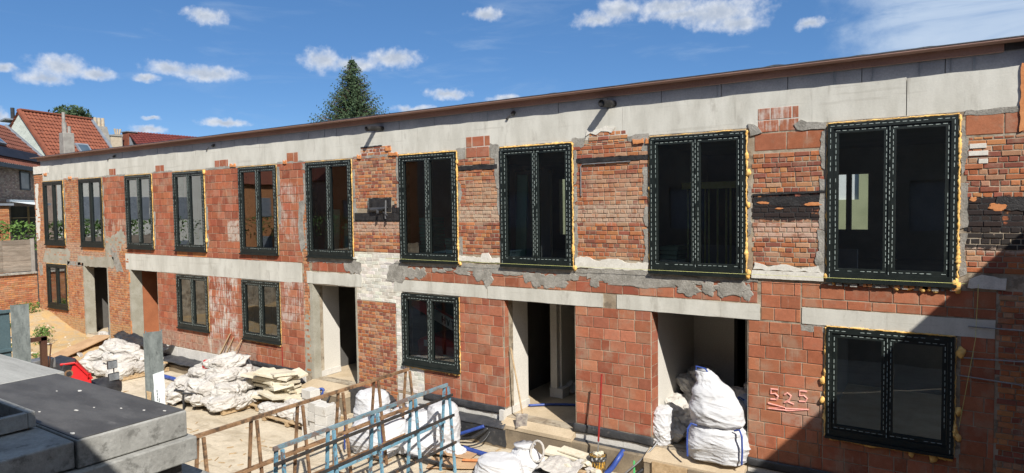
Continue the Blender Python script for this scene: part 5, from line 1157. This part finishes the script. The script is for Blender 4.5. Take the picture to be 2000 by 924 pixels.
mb = MB(); mb.prism([(-4.80, .5), (-4.78, .95), (-4.70, 1.14), (-4.46, 1.20), (-4.42, .6)], 'x', -15.2, -14.50); obj('engine_cover', mb, M_BLACKP, Dm, bevel=.03)
mb = MB(); mb.tube([(-14.502, -4.62, .92), (-14.480, -4.62, .92)], .075, 20); obj('round_emblem', mb, M_RUST, Dm)
mb = MB(); mb.tube([(-14.479, -4.62, .92), (-14.475, -4.62, .92)], .05, 20); obj('emblem_face', mb, M_BLACKP, Dm)
hm = sack_mesh(91, .28, .45, .22, .04, 3, 'seat_cover', M_BLACKP, 2.4, False); o = bpy.data.objects.new('seat_cover', hm); o.location = (-14.6, -4.02, .42); link(o, Dm)
mb = MB(); mb.box(-15.3, -14.7, -4.9, -3.6, -.1, .4); obj('chassis', mb, M_BLACKP, Dm, bevel=.03)
for yy in (-4.7, -3.8):
    mb = MB(); mb.tube([(-15.35, yy, -.25), (-14.65, yy, -.25)], .3, 20); obj('wheel', mb, M_BLACKP, Dm)
for k, (z, w_, h_, sx2) in enumerate(((.92, .18, .15, .0), (.66, .20, .14, .02))):
    y = -3.78 + sx2; mr = MB(); mr.box(-14.56, -14.52, y - w_ / 2 - .012, y + w_ / 2 + .012, z - h_ / 2 - .012, z + h_ / 2 + .012); o = obj('mirror_housing', mr, M_BLACKP, Dm, bevel=.015)
    mr = MB(); mr.box(-14.519, -14.512, y - w_ / 2, y + w_ / 2, z - h_ / 2, z + h_ / 2); g_ = obj('mirror', mr, M_MIRROR, o)
mb = MB(); mb.tube([(-14.57, -3.74, .2), (-14.57, -3.74, .9)], .012, 6); obj('mirror_arm', mb, M_BLACKP, Dm)

# red machine behind the ground floor window with its white lettered boom
Mc = thing('red_machine', 'red site machine with white lettered arm behind the ground window left of the pier', 'machine', (-9.3, 1.6, 0))
mb = MB(); mb.beam((-9.85, .34, 2.10), (-8.2, .30, 1.50), .12, .25, (0, 0, 1)); obj('arm', mb, M_REDM, Mc, bevel=.03)
mb = MB(); dA = (V((-8.2, .30, 1.50)) - V((-9.85, .34, 2.10))).normalized()
P0 = V((-9.85, .265, 2.10)) + dA * .75; P1 = P0 + dA * .75
mb.beam(P0 + V((0, 0, -.0)), P1, .02, .22, (0, 0, 1)); obj('arm_plate', mb, M_PAPER, Mc)
def letters(name, txt, org, ux, uz, s, mat, par, w=.02):
    G = {'H': [((0, 0), (0, 1)), ((.6, 0), (.6, 1)), ((0, .5), (.6, .5))], 'V': [((0, 1), (.3, 0)), ((.3, 0), (.6, 1))], 'T': [((0, 1), (.7, 1)), ((.35, 0), (.35, 1))], 'M': [((0, 0), (0, 1)), ((0, 1), (.35, .4)), ((.35, .4), (.7, 1)), ((.7, 1), (.7, 0))],
         'J': [((.5, 1), (.5, .2)), ((.5, .2), (.25, 0)), ((.25, 0), (0, .2))], 'I': [((.1, 0), (.1, 1))], 'O': [((0, 0), (0, 1)), ((0, 1), (.6, 1)), ((.6, 1), (.6, 0)), ((.6, 0), (0, 0))]}
    mb = MB(); x = 0
    for ch in txt:
        for a, b2 in G.get(ch, []):
            mb.beam(V(org) + V(ux) * (x + a[0]) * s + V(uz) * a[1] * s, V(org) + V(ux) * (x + b2[0]) * s + V(uz) * b2[1] * s, w, w)
        x += .95 if ch != ' ' else .5
    return obj(name, mb, mat, par)
letters('lettering', 'HVT', P0 + dA * .30 + V((0, -.022, -.06)), dA, (0, 0, 1), .14, M_INK, Mc)
mb = MB(); mb.prism([(-9.7, .80), (-8.5, .76), (-8.35, 1.05), (-8.5, 1.22), (-9.3, 1.38), (-9.75, 1.2)], 'y', .36, 1.2); obj('body', mb, M_REDM, Mc, bevel=.08)
for (a, b2, c_, d_) in ((-9.5, -9.25, 1.08, 1.22), (-8.95, -8.65, .86, .94)):
    mb = MB(); mb.box(a, b2, .345, .36, c_, d_); obj('body_plate', mb, M_PAPER, Mc)
mb = MB(); mb.box(-9.6, -8.2, .6, 1.4, .1, .7); obj('tracks', mb, M_BLACKP, Mc, bevel=.05)

# green boards and other stock seen through the upper windows
def gstack(x, y, n, L, label, z=2.87, dz=.075, w=.5):
    g = thing('green_board_stack', label, 'boards', (x, y, z))
    for k in range(n):
        mb = MB(); mb.box(-L / 2, L / 2, -w / 2, w / 2, 0, dz * .82); o = obj('board', mb, M_GREENB, g, world=False); o.location = (rnd(-.02, .02), rnd(-.03, .03), k * dz); o.color = (*[rnd(.8, 1.15)] * 3, 1)
gstack(-9.52, .72, 14, .30, 'tall stack of pale green boards seen in the left pane of the seventh upper window')
gstack(-8.93, .85, 8, .22, 'low stack of pale green boards seen in the right pane of the seventh upper window')
gstack(-4.0, .8, 7, .32, 'green board stack at the foot of the ninth upper window')
for (x, y, rz, w_, h_, l) in ((-12.62, .55, .15, .45, 1.25, 'green board leaning inside the sixth upper window'), (-12.05, .55, -.2, .4, .9, 'shorter green board leaning inside the sixth upper window'), (-7.1, .6, .1, .22, 1.9, 'tall green board standing inside the eighth upper window'), (-18.2, .6, .2, .4, .8, 'green board inside the fourth upper window'), (-21.0, .9, .1, .4, 1.6, 'green board inside the third upper window'), (-24.0, .9, .1, .5, 2., 'green board inside the second upper window')):
    mb = MB(); mb.box(-w_ / 2, w_ / 2, -.03, .03, 0, h_); o = obj('green_board', mb, M_GREENB, label=l, cat='board'); o.location = (x, y, 2.87); o.rotation_euler = (-.08, 0, rz)
mb = MB()
for k in range(9): mb.tube([(-3.95 + k * .13, 1.5 + .1 * (k % 3), 2.87), (-3.95 + k * .13, 1.5 + .1 * (k % 3), 4.4)], .02, 6)
mb.box(-4.0, -2.9, 1.3, 1.4, 4.4, 4.52)
o = obj('prop_row', mb, M_YEL, label='yellow topped steel props standing inside the ninth upper window', cat='props'); 

# ------------------------------------------------------------------ left boundary wall, fence, hedge
Bw = thing('boundary_wall', 'old orange brick boundary wall meeting the far left corner of the building', 'wall', (-28.2, -4, YARD))
mb = MB(); mb.box(-28.35, -28.06, -25, -.01, -.9, 1.90); obj('core', mb, M_BED, Bw)
mb = MB(); z = -.2; row = 0
while z < 1.88:
    y = -3.2 - (.11 if row % 2 else 0)
    while y < -.03:
        e = min(y + .205, -.02); x = -28.05 + rnd(0, .006)
        mb.add([(-28.065, y, z), (-28.065, e, z), (-28.065, e, z + .062), (-28.065, y, z + .062), (x, y + .004, z + .003), (x, e - .004, z + .003), (x, e - .004, z + .059), (x, y + .004, z + .059)],
               [(0, 1, 5, 4), (1, 2, 6, 5), (2, 3, 7, 6), (3, 0, 4, 7), (4, 5, 6, 7)], jitc(random.choice(BRKL), .15)); y += .215
    z += .0725; row += 1
obj('bricks', mb, M_MA, Bw, kind='stuff')
y = -6
while y < -.05:
    e = min(y + .42, -.02); mb = MB(); mb.box(-28.42, -27.98, y + .004, e - .004, 1.90, 1.965 + rnd(0, .012)); obj('coping_stone', mb, M_MORT, Bw, bevel=.01); y = e
Fn = thing('plank_fence', 'weathered grey plank fence standing on the brick boundary wall', 'fence', (-28.2, -4, 1.96))
for k in range(6):
    for (a, b2) in ((-5.0, -2.2), (-2.195, -1.02), (-1.015, -.14)):
        mb = MB(); mb.box(-28.20 - .004 * (k % 2), -28.17, a, b2, 2.0 + k * .194, 2.0 + k * .194 + .190); o = obj('plank', mb, M_FENCE, Fn); o.color = (*[rnd(.8, 1.2)] * 3, 1)
for yy in (-3.2, -.10):
    mb = MB(); mb.box(-28.22, -28.10, yy - .05, yy + .06, 1.97, 3.19); obj('fence_post', mb, M_CHIM, Fn, bevel=.01)

def leafmesh(n, rx, ry, rz, size, seed, name, mat, shell=.55):
    rs = random.Random(seed); mb = MB()
    for k in range(n):
        d = Vector((rs.gauss(0, 1), rs.gauss(0, 1), rs.gauss(0, 1))).normalized(); r = (shell + (1 - shell) * rs.random()) * (1 + .22 * noise.noise(d * 2.2 + Vector((seed, 0, 0))))
        c = Vector((d.x * rx * r, d.y * ry * r, d.z * rz * r)); a = Vector((rs.uniform(-1, 1), rs.uniform(-1, 1), rs.uniform(-.6, .8))).normalized(); b2 = a.cross(Vector((rs.uniform(-1, 1), rs.uniform(-1, 1), rs.uniform(-1, 1)))).normalized()
        s = size * rs.uniform(.6, 1.4)
        mb.add([c - a * s, c + b2 * s * .42, c + a * s, c - b2 * s * .42], [(0, 1, 2, 3)])
    return mb
# hedge behind the fence: one clipped row
mb = MB()
rs = random.Random(21)
for k in range(9000):
    y = rs.uniform(-4.5, 1.6) if k < 6500 else rs.uniform(-18, -4.5); x = rs.uniform(-31.2, -29.2); top = 3.75 + .25 * noise.noise(Vector((x * 1.2, y * 1.2, 0))) - .12 * (x + 29.2) * 0; z = rs.uniform(2.6, top)
    if x < -29.6 and z < top - .25 and rs.random() < .8: continue
    a = Vector((rs.uniform(-1, 1), rs.uniform(-1, 1), rs.uniform(-.5, 1))).normalized(); b2 = a.cross(Vector((rs.uniform(-1, 1), rs.uniform(-1, 1), 1))).normalized(); s = rs.uniform(.05, .11); c = Vector((x, y, z))
    mb.add([c - a * s, c + b2 * s * .45, c + a * s, c - b2 * s * .45], [(0, 1, 2, 3)])
Hd = thing('hedge', 'leafy green hedge rising behind the grey plank fence', 'hedge', (-30.2, -1.5, 0))
obj('foliage', mb, M_LEAF, Hd, norm=False)
mb = MB()
for k in range(8): mb.tube([(-30.3, -4 + .7 * k, -.9), (-30.2, -4 + .7 * k, 3.3)], [.05, .02], 6)
obj('stems', mb, M_BARK, Hd)
# weeds on the soil heap
for k, (x, y, r, l) in enumerate(((-27.4, -.5, .28, 'leafy weed at the wall foot beside the far left ground window'), (-27.75, -.75, .2, 'low weed in the corner of boundary wall and building'), (-25.3, -.95, .22, 'small weed high on the soil heap'), (-24.4, -1.35, .30, 'bushiest weed in the middle of the soil heap'),
        (-24.0, -2.1, .24, 'sparse weed low on the soil heap'), (-27.9, -2.2, .5, 'leafy bush by the boundary wall behind the left post'), (-26.5, -1.6, .18, 'tiny weed on the crest of the soil heap'), (-22.9, -2.0, .15, 'weed tuft beside the plywood ramp'))):
    z = ground_h(x, y); r *= 1.35; w_ = thing('weed', l, 'weed', (x, y, z)); m_ = leafmesh(170 if r > .22 else 90, r, r, r * .7, .045, k + 3, 'leaves', M_LEAF, .2); o = obj('leaves', m_, M_LEAF, w_, world=False, norm=False); o.location.z = r * .55
    s_m = MB()
    for q in range(5): a = q * 1.25; s_m.tube([(0, 0, -.02), (math.cos(a) * r * .6, math.sin(a) * r * .6, r * .9)], .004, 4)
    obj('stem', s_m, M_LEAF, w_, world=False)

# ------------------------------------------------------------------ houses beyond
def roof_sheet(name, e0, e1, r0, r1, par, mat, tile=.25, rowh=.34, amp=.03, color=(1, 1, 1)):
    """pantiled slope between eave e0-e1 and ridge r0-r1: waves across, a step at every row"""
    e0, e1, r0, r1 = map(Vector, (e0, e1, r0, r1)); L = (e1 - e0).length; H = (r0 - e0).length; nc = int(L / tile) * 4; nr = max(2, int(H / rowh)); nrm = (e1 - e0).cross(r0 - e0).normalized()
    if nrm.z < 0: nrm = -nrm
    mb = MB(); vs = []
    for j in range(nr):
        for (vv, off) in ((j / nr, .045), ((j + 1) / nr, .0)):
            for i in range(nc + 1):
                u = i / nc; p = e0.lerp(e1, u).lerp(r0.lerp(r1, u), vv); vs.append(p + nrm * (off + amp * math.cos(2 * math.pi * i / 4)))
    q = nc + 1; fs = []
    for j in range(2 * nr - 1): fs += [(j * q + i, j * q + i + 1, (j + 1) * q + i + 1, (j + 1) * q + i) for i in range(nc)]
    mb.add(vs, fs); o = obj(name, mb, mat, par, norm=False); o.color = (*color, 1); return o
# orange roofed house
OA = Vector((-51.73, 8.2, 11.05)); r_ = Vector((-.26, .966, 0)); s_v = Vector((.966, .26, 0)); Z = Vector((0, 0, 1))
Ho = thing('orange_roof_house', 'house with a steep orange tiled roof and pale shingled gable at far left', 'house', (-51.5, 10, 0))
ridge1 = OA + r_ * 5.3
def sl(p, h, dz): return p + s_v * h - Z * dz
roof_sheet('roof', sl(OA, 4.6, 5.6), sl(ridge1, 4.6, 5.6), OA, ridge1, Ho, M_TILE)
roof_sheet('roof', sl(OA, -3.6, 4.4), sl(ridge1, -3.6, 4.4), OA, ridge1, Ho, M_TILE)
mb = MB(); nA = -r_
g0 = OA + r_ * .15
P_ = [g0 - Z * .08, sl(g0, 4.4, 5.45), sl(g0, 4.4, 11), sl(g0, -1.9, 11), sl(g0, -1.9, 1.2), sl(g0, -1.2, .9)]
mb.add([*P_, *[p + r_ * 5 for p in P_]], [(0, 1, 2, 3, 4, 5), (6, 7, 8, 9, 10, 11), (1, 2, 8, 7), (3, 4, 10, 9)]); obj('gable_wall', mb, M_SLATE, Ho)
for i in range(-8, 12):
    for j in range(0, 26):
        h = i * .42 + (.21 if j % 2 else 0); dz = .35 + j * .21
        if h > 0 and dz < h * 1.22 + .32: continue
        if h < -1.6 or h > 4.1 or dz < .2 - h * 1.0 or dz > 5.6: continue
        c = sl(g0, h, dz) - r_ * (.012 + .006 * (j % 2)); k = .225
        mb = MB(); pts = [c + s_v * k, c + Z * k, c - s_v * k, c - Z * k]; mb.add([*pts, *[p - r_ * .02 for p in pts]], [(4, 5, 6, 7), (0, 4, 5, 1), (1, 5, 6, 2), (2, 6, 7, 3), (3, 7, 4, 0)]); 
        o = obj('shingle', mb, M_SLATE, Ho)
mb = MB(); mb.beam(OA + r_ * .05 + Z * .05, ridge1 + Z * .05, .26, .14); obj('ridge_tiles', mb, M_TILE, Ho, bevel=.04)
mb = MB(); mb.beam(OA + Z * .02, sl(OA, 4.6, 5.6) + Z * .05, .22, .16); obj('verge_tiles', mb, M_TILE, Ho)
mb = MB(); mb.beam(ridge1 + Z * .02, sl(ridge1, 4.6, 5.6) + Z * .05, .22, .12); obj('verge_flashing', mb, M_LEAD, Ho)
mb = MB(); a = sl(OA, .2, .3) - s_v * 1.2; mb.beam(a + s_v * .2 - Z * .25, a - s_v * .35 - Z * .4, .7, .10); obj('dormer_roof', mb, M_LEAD, Ho)
mb = MB(); mb.tube([OA - s_v * 1.0 - Z * .8 + r_ * .3, OA - s_v * 1.0 + Z * .25 + r_ * .3], .12, 10); obj('flue', mb, M_BLACKP, Ho)
def slope_window(base, along, slope, w, h, par, nrm):
    base, along, slope = map(Vector, (base, along, slope)); nrm = Vector(nrm)
    mb = MB(); c = [base, base + along * w, base + along * w + slope * h, base + slope * h]; mb.add([*[p for p in c], *[p + nrm * .14 for p in c]], [(4, 5, 6, 7), (0, 1, 5, 4), (1, 2, 6, 5), (2, 3, 7, 6), (3, 0, 4, 7)]); f = obj('skylight', mb, M_LEAD, par)
    i = [base + along * w * .12 + slope * h * .12, base + along * w * .88 + slope * h * .12, base + along * w * .88 + slope * h * .88, base + along * w * .12 + slope * h * .88]
    mb = MB(); mb.add([p + nrm * .146 for p in i], [(0, 1, 2, 3)]); obj('pane', mb, rough_mat('sky_pane', (.05, .08, .11), (.08, .11, .14), 1, .1, bs=0, spec=.9), f)
upv = (OA - sl(OA, 4.6, 5.6)).normalized(); nr1 = r_.cross(-upv).normalized(); nr1 = nr1 if nr1.z > 0 else -nr1
slope_window(sl(OA, 2.45, 2.98) + r_ * 2.45, r_, upv, .95, 1.1, Ho, nr1)
# lower roof to the right of the house
roof_sheet('annex_roof', sl(ridge1, 4.4, 5.3) + r_ * 2.6, sl(ridge1, 4.4, 5.3), sl(ridge1, 2.7, 3.2) + r_ * 2.6, sl(ridge1, 2.7, 3.2), Ho, M_TILE, color=(1.25, 1.3, 1.2))
Ch = thing('front_chimney', 'grey rendered chimney with a thin tall flue in front of the orange roof', 'chimney', (-44.3, 8, 0))
mb = MB(); mb.box(-44.65, -44.05, 7.65, 8.25, 4, 8.95); obj('stack', mb, M_CHIM, Ch, bevel=.03)
mb = MB(); mb.tube([(-44.38, 7.86, 8.95), (-44.38, 7.86, 9.6)], .13, 10); mb.tube([(-44.38, 7.84, 9.6), (-44.38, 7.84, 10.2)], .09, 8); mb.tube([(-44.2, 8.05, 8.95), (-44.2, 8.05, 9.35)], .09, 8); obj('flue', mb, M_CHIM, Ch)
Ch = thing('rear_chimney', 'tapering brick chimney with three buff pots at the right end of the orange roof', 'chimney', (-54.5, 14.4, 0))
mb = MB(); mb.add([(-55.1, 13.8, 8), (-53.9, 13.8, 8), (-53.9, 15.3, 8), (-55.1, 15.3, 8), (-54.95, 13.95, 10.75), (-54.1, 13.95, 10.75), (-54.1, 14.85, 10.75), (-54.95, 14.85, 10.75)], [(0, 1, 5, 4), (1, 2, 6, 5), (2, 3, 7, 6), (3, 0, 4, 7), (4, 5, 6, 7)]); obj('stack', mb, M_CHIM, Ch)
for k in range(3): mb = MB(); mb.tube([(-54.3, 14.1 + .27 * k, 10.75), (-54.3, 14.1 + .27 * k, 11.4)], [.13, .115], 10); obj('chimney_pot', mb, M_POT, Ch)
# grey brick house at the far left
O1 = Vector((-42.16, 5.24, 0)); u1 = Vector((.789, -.614, 0)); b1 = Vector((-.614, -.789, 0))
def h1(a, c, z): p = O1 + u1 * a + b1 * c; return Vector((p.x, p.y, z))
Hg = thing('grey_brick_house', 'grey brown brick house with a brown tiled roof at the far left', 'house', h1(3, 2, 0)[:])
mb = MB(); q = [h1(-4, 0, -.9), h1(9, 0, -.9), h1(9, 6, -.9), h1(-4, 6, -.9)]; w6 = [Vector((p.x, p.y, 6.45)) for p in q]; mb.add([*q, *w6], [(0, 1, 5, 4), (1, 2, 6, 5), (2, 3, 7, 6), (3, 0, 4, 7), (4, 5, 6, 7)]); obj('wall', mb, M_GBRICK, Hg)
mb = MB(); row = 0; z = 3.2
while z < 6.4:
    a = -1.0 - (.12 if row % 2 else 0)
    while a < 5.2:
        e = a + .23; mb.add([h1(a, -.012, z), h1(e, -.012, z), h1(e, -.012, z + .066), h1(a, -.012, z + .066), h1(a, 0.01, z), h1(e, .01, z), h1(e, .01, z + .066), h1(a, .01, z + .066)], [(0, 1, 2, 3), (0, 4, 5, 1), (2, 6, 7, 3), (0, 3, 7, 4), (1, 5, 6, 2)], jitc(random.choice([(.30, .21, .17), (.24, .17, .14), (.36, .28, .23)]), .15)); a += .24
    z += .078; row += 1
obj('bricks', mb, M_MA, Hg, kind='stuff')
roof_sheet('roof', h1(-3.1, -.35, 6.60), h1(9, -.35, 6.60), h1(-3.1, 2.2, 9.25), h1(9, 2.2, 9.25), Hg, M_TILE, color=(.75, .85, 1.))
mb = MB(); mb.beam(h1(-4.5, -.4, 6.5), h1(9, -.4, 6.5), .16, .2); obj('gutter', mb, M_BLACKP, Hg)
mb = MB(); mb.beam(h1(-3.15, -.35, 6.66), h1(-3.15, 2.2, 9.32), .2, .14); obj('verge_flashing', mb, M_LEAD, Hg)
sl1 = (h1(0, 2.2, 9.25) - h1(0, -.35, 6.6)).normalized(); n1 = u1.cross(sl1).normalized(); n1 = n1 if n1.z > 0 else -n1
mb = MB(); c = [h1(-2.2, -.05, 6.92) + n1 * .12, h1(9, -.05, 6.92) + n1 * .12]; c += [c[1] + sl1 * .8, c[0] + sl1 * .8]; mb.add([*c, *[p - n1 * .05 for p in c]], [(0, 1, 2, 3), (0, 4, 5, 1), (1, 5, 6, 2), (3, 2, 6, 7), (0, 3, 7, 4)]); obj('solar_panel', mb, rough_mat('navy_panel', (.010, .012, .018), (.016, .018, .026), 1, .6, bs=0, spec=.2), Hg)
slope_window(h1(1.6, 0, 7.0) + sl1 * .95 + n1 * .03, u1, sl1, 1.7, .95, Hg, n1)
mb = MB(); f0, f1_ = .55, 1.85
mb.beam(h1(f0, -.03, 5.42), h1(f1_, -.03, 5.42), .08, .08); mb.beam(h1(f0, -.03, 6.33), h1(f1_, -.03, 6.33), .08, .08); mb.beam(h1(f0, -.03, 5.4), h1(f0, -.03, 6.35), .08, .08); mb.beam(h1(f1_, -.03, 5.4), h1(f1_, -.03, 6.35), .08, .08); f = obj('window', mb, M_BLACKP, Hg)
mb = MB(); mb.add([h1(f0, -.04, 5.42), h1(f1_, -.04, 5.42), h1(f1_, -.04, 6.33), h1(f0, -.04, 6.33)], [(0, 1, 2, 3)]); obj('pane', mb, rough_mat('curtained_pane', (.16, .15, .14), (.24, .23, .21), 2, .3, bs=0), f)
mb = MB(); mb.add([h1(-.5, -.5, 4.72), h1(4.6, -.5, 4.72), h1(4.6, -1.5, 4.55), h1(-.5, -1.5, 4.55)], [(0, 1, 2, 3)]); mb.beam(h1(-.5, -.4, 4.75), h1(4.6, -.4, 4.75), .15, .14); obj('awning', mb, M_PAPER, Hg)
for k in range(30):
    mb = MB(); a = -.5 + k * .17; mb.add([h1(a, -1.5, 4.56), h1(a + .16, -1.5, 4.56), h1(a + .16, -1.52, 4.36), h1(a, -1.52, 4.36)], [(0, 1, 2, 3)]); obj('valance_strip', mb, M_PAPER if k % 2 else M_LEAD, Hg)
mb = MB(); mb.add([h1(-.5, -.02, 3.0), h1(3.2, -.02, 3.0), h1(3.2, -.02, 4.5), h1(-.5, -.02, 4.5)], [(0, 1, 2, 3)]); obj('dark_patio_door', mb, M_DARK, Hg)
mb = MB(); mb.beam(h1(1.0, -.05, 3), h1(1.0, -.05, 4.5), .1, .06); mb.beam(h1(-.5, -.05, 3.9), h1(3.2, -.05, 3.9), .05, .04); obj('door_frame', mb, M_WOOD, Hg)
An = thing('orange_brick_annex', 'small orange brick outbuilding below the grey house at the far left edge', 'outbuilding', (-37.6, 1, 0))
mb = MB(); mb.box(-38.6, -36.0, -3.5, 1.95, -.9, 4.5); obj('wall', mb, M_OBRICK, An)
mb = MB(); z = 3.0; row = 0
while z < 4.45:
    y = -1.5 - (.11 if row % 2 else 0)
    while y < 1.9: mb.box(-36.0, -35.985, y, min(y + .21, 1.95), z, z + .062, jitc(random.choice(BRKL), .15)); y += .22
    z += .075; row += 1
obj('bricks', mb, M_MA, An, kind='stuff')
mb = MB(); mb.box(-38.7, -35.85, -3.6, 2.1, 4.5, 4.6); obj('flat_roof', mb, M_LEAD, An)
for k, (xa, xb, hh, mt, lb) in enumerate(((-52, -41, 6.5, M_GBRICK, 'unseen grey brick terrace house added for the window reflections'), (-41, -31, 7.6, M_OBRICK, 'unseen orange brick terrace house added for the window reflections'), (-30, -20.5, 5.6, M_ROOMW, 'unseen pale rendered terrace house added for the window reflections'))):
    H_ = thing('reflected_terrace_house', lb, 'house', (xa, -26, 0))  # out of view, added so the windows reflect buildings instead of bare terrain
    holes = [(xa + 1 + 2.6 * i, xa + 2.2 + 2.6 * i, z, z + 1.5) for i in range(3) for z in (.5, 3.3)]
    obj('wall', grid_wall(xa, xb - .02, -.9, hh, holes, -25.6, -25.9), mt, H_)
    for (a, b2, c, d) in holes: mb = MB(); mb.box(a, b2, -25.8, -25.76, c, d); obj('window', mb, M_LEAD, H_)
    mb = MB(); mb.prism([(-25.4, hh - .05), (-25.6, hh + .1), (-30, hh + 3.2), (-34, hh - .05)], 'x', xa, xb - .02); obj('roof', mb, M_TILE, H_)
for (ya, yb, hh, mt, lb) in ((-16.5, -6.5, 7.2, M_ROOMW, 'unseen cream rendered house west of the yard, added for the window reflections'), (-26, -16.6, 6.2, M_OBRICK, 'unseen orange brick house west of the yard, added for the window reflections')):
    H_ = thing('reflected_side_house', lb, 'house', (-46, (ya + yb) / 2, 0))  # out of view, added to fill the bright sky reflections in the left windows
    mb = MB(); mb.box(-52, -44, ya, yb, -.9, hh); obj('wall', mb, mt, H_)
    for q in range(3):
        for z in (.6, 3.6):
            y = ya + 1.2 + q * 2.8; mb = MB(); mb.box(-44.0, -43.96, y, y + 1.2, z, z + 1.5); obj('window', mb, M_LEAD, H_)
    mb = MB(); mb.prism([(-43.7, hh - .1), (-44, hh + .1), (-48, hh + 3.2), (-52.3, hh - .1)], 'y', ya, yb); obj('roof', mb, M_TILE, H_)
Rr = thing('rear_house', 'pale green rendered house behind the building, glimpsed through the tall right window', 'house', (-3, 13, 0))
hl = [(-8.2 + 1.7 * i, -7.3 + 1.7 * i, 4.2, 5.4) for i in range(8)]
obj('wall', grid_wall(-22, 9, -.9, 7.0, hl, 13., 13.3), rough_mat('pale_green_render', (.27, .29, .18), (.34, .36, .23), 1, .9), Rr)
for (a, b2, c, d) in hl: mb = MB(); mb.box(a, b2, 13.1, 13.14, c, d); obj('window', mb, M_PAPER, Rr)
# distant red roofed house and its chimneys
Hr = thing('dark_red_roof_house', 'distant house with a dark red roof and brick dormer just above the parapet', 'house', (-62, 22, 0))
roof_sheet('roof', (-59, 20.0, 9.4), (-57.2, 26.5, 9.4), (-62.0, 20.1, 11.5), (-60.2, 26.6, 11.3), Hr, M_TILE, color=(.6, .42, .6))
mb = MB(); mb.box(-64, -60.2, 20.2, 26, -.9, 9.6); obj('wall', mb, M_OBRICK, Hr)
mb = MB(); mb.box(-62.4, -61.4, 20.0, 20.75, 9, 11.35); obj('dormer', mb, M_TILE, Hr); mb = MB(); mb.box(-61.39, -61.3, 20.1, 20.65, 10.0, 10.9); obj('window', mb, M_LEAD, Hr)
mb = MB(); mb.box(-62.5, -61.3, 19.9, 20.85, 11.35, 11.42); obj('dormer_roof', mb, M_LEAD, Hr)
for (x, y, w_, h_, m_, l) in ((-60.2, 18.2, .9, 10.8, M_POT, 'square buff chimney just above the parapet'), (-62.0, 19.4, .55, 11.1, M_CHIM, 'narrow grey chimney with splayed pots beside the dormer'), (-61.2, 26.6, .6, 11.3, M_CHIM, 'small dark chimney at the end of the dark red roof')):
    c_ = thing('chimney', l, 'chimney', (x, y, 6)); mb = MB(); mb.box(x - w_ / 2, x + w_ / 2, y - w_ / 2, y + w_ / 2, 5, h_ - .1); obj('stack', mb, m_, c_); mb = MB(); mb.box(x - w_ * .58, x + w_ * .58, y - w_ * .58, y + w_ * .58, h_ - .1, h_); obj('cap', mb, M_CHIM, c_)
    if w_ == .55:
        for k in range(3): mb = MB(); mb.tube([(x, y - .15 + .15 * k, h_), (x + .05, y - .25 + .25 * k, h_ + .5)], [.07, .09], 8); obj('chimney_pot', mb, M_POT, c_)

# ------------------------------------------------------------------ trees
Sp = thing('spruce_tree', 'tall dark green conical spruce rising behind the roof', 'tree', (-36.4, 23.7, -.9))
rs = random.Random(33); mb = MB(); bx, by = -36.4, 23.7; ztop = 15.1; bm_ = MB()
z = 2.5
while z < ztop - .05:
    f = (ztop - z) / ztop; Rz = .12 + 4.9 * (ztop - z) / 8.0 * (1 - .035 * (ztop - z)); nb = int(9 + Rz * 8)
    for k in range(nb):
        a = rs.uniform(0, 6.283); L = Rz * rs.uniform(.62, 1.12) * (1 + .18 * noise.noise(Vector((math.cos(a) * 1.5, math.sin(a) * 1.5, z * .6)))); dr = rs.uniform(-.05, .38)
        d = Vector((math.cos(a), math.sin(a), 0)); n = max(3, int(L / .16)); prev = None
        for q in range(1, n + 1):
            t_ = q / n
            if t_ < .25 and L > 1: continue
            c = Vector((bx, by, z)) + d * L * t_ + Z * (-dr * L * t_ + .30 * L * t_ ** 3)
            for w_ in range(3):
                s = rs.uniform(.14, .30) * (1.1 - .45 * t_); e = (d * rs.uniform(-.2, .9) + d.cross(Z) * rs.uniform(-1, 1) + Z * rs.uniform(-1.1, .25)).normalized(); w2 = e.cross(Vector((rs.uniform(-1, 1), rs.uniform(-1, 1), rs.uniform(-1, 1)))).normalized() * s * .22
                mb.add([c - w2, c + e * s, c + w2], [(0, 1, 2)])
        if k % 2 == 0: bm_.tube([Vector((bx, by, z)), Vector((bx, by, z)) + d * L * .95 + Z * (-dr * L * .95 + .26 * L)], [.03, .008], 4, cap=False)
    z += .14 if z > 9 else .4
for k in range(14):
    mb.add([(bx - .02, by, ztop - .5 + .04 * k), (bx + rs.uniform(-.3, .3) * (1 - k / 16), by + rs.uniform(-.3, .3) * (1 - k / 16), ztop - .35 + .05 * k), (bx + .02, by, ztop - .42 + .04 * k)], [(0, 1, 2)])
obj('crown', mb, M_NEED, Sp, norm=False)
obj('branches', bm_, M_BARK, Sp, norm=False)
mb = MB(); mb.tube([(bx, by, -.9), (bx, by, 8), (bx, by, ztop)], [.28, .14, .015], 10); obj('trunk', mb, M_BARK, Sp)
Tr = thing('dark_tree', 'dark rounded tree crown peeping over the orange roof ridge', 'tree', (-78, 22.8, -.9))
mb = leafmesh(2600, 2.3, 2.3, 1.7, .22, 5, 'crown', M_NEED, .35)
mb.v = [(x - 78.2, y + 22.6, z + 13.9) for x, y, z in mb.v]
for k in range(60):
    a = k * 2.4; r = .9 + .8 * ((k * 7) % 10) / 10; c = Vector((-78.2 + math.cos(a) * r, 22.6 + math.sin(a) * r, 14.9 - .25 * r + .7 * rs.random()))
    for q in range(8):
        e = Vector((rs.uniform(-.4, .4), rs.uniform(-.4, .4), rs.uniform(.3, 1))).normalized() * .4; w2 = Vector((rs.uniform(-1, 1), rs.uniform(-1, 1), 0)) * .07; mb.add([c - w2, c + e, c + w2], [(0, 1, 2)])
obj('crown', mb, M_NEED, Tr, norm=False)
mb = MB(); mb.tube([(-78.2, 22.6, -.9), (-78.2, 22.6, 14)], [.3, .1], 8); obj('trunk', mb, M_BARK, Tr)
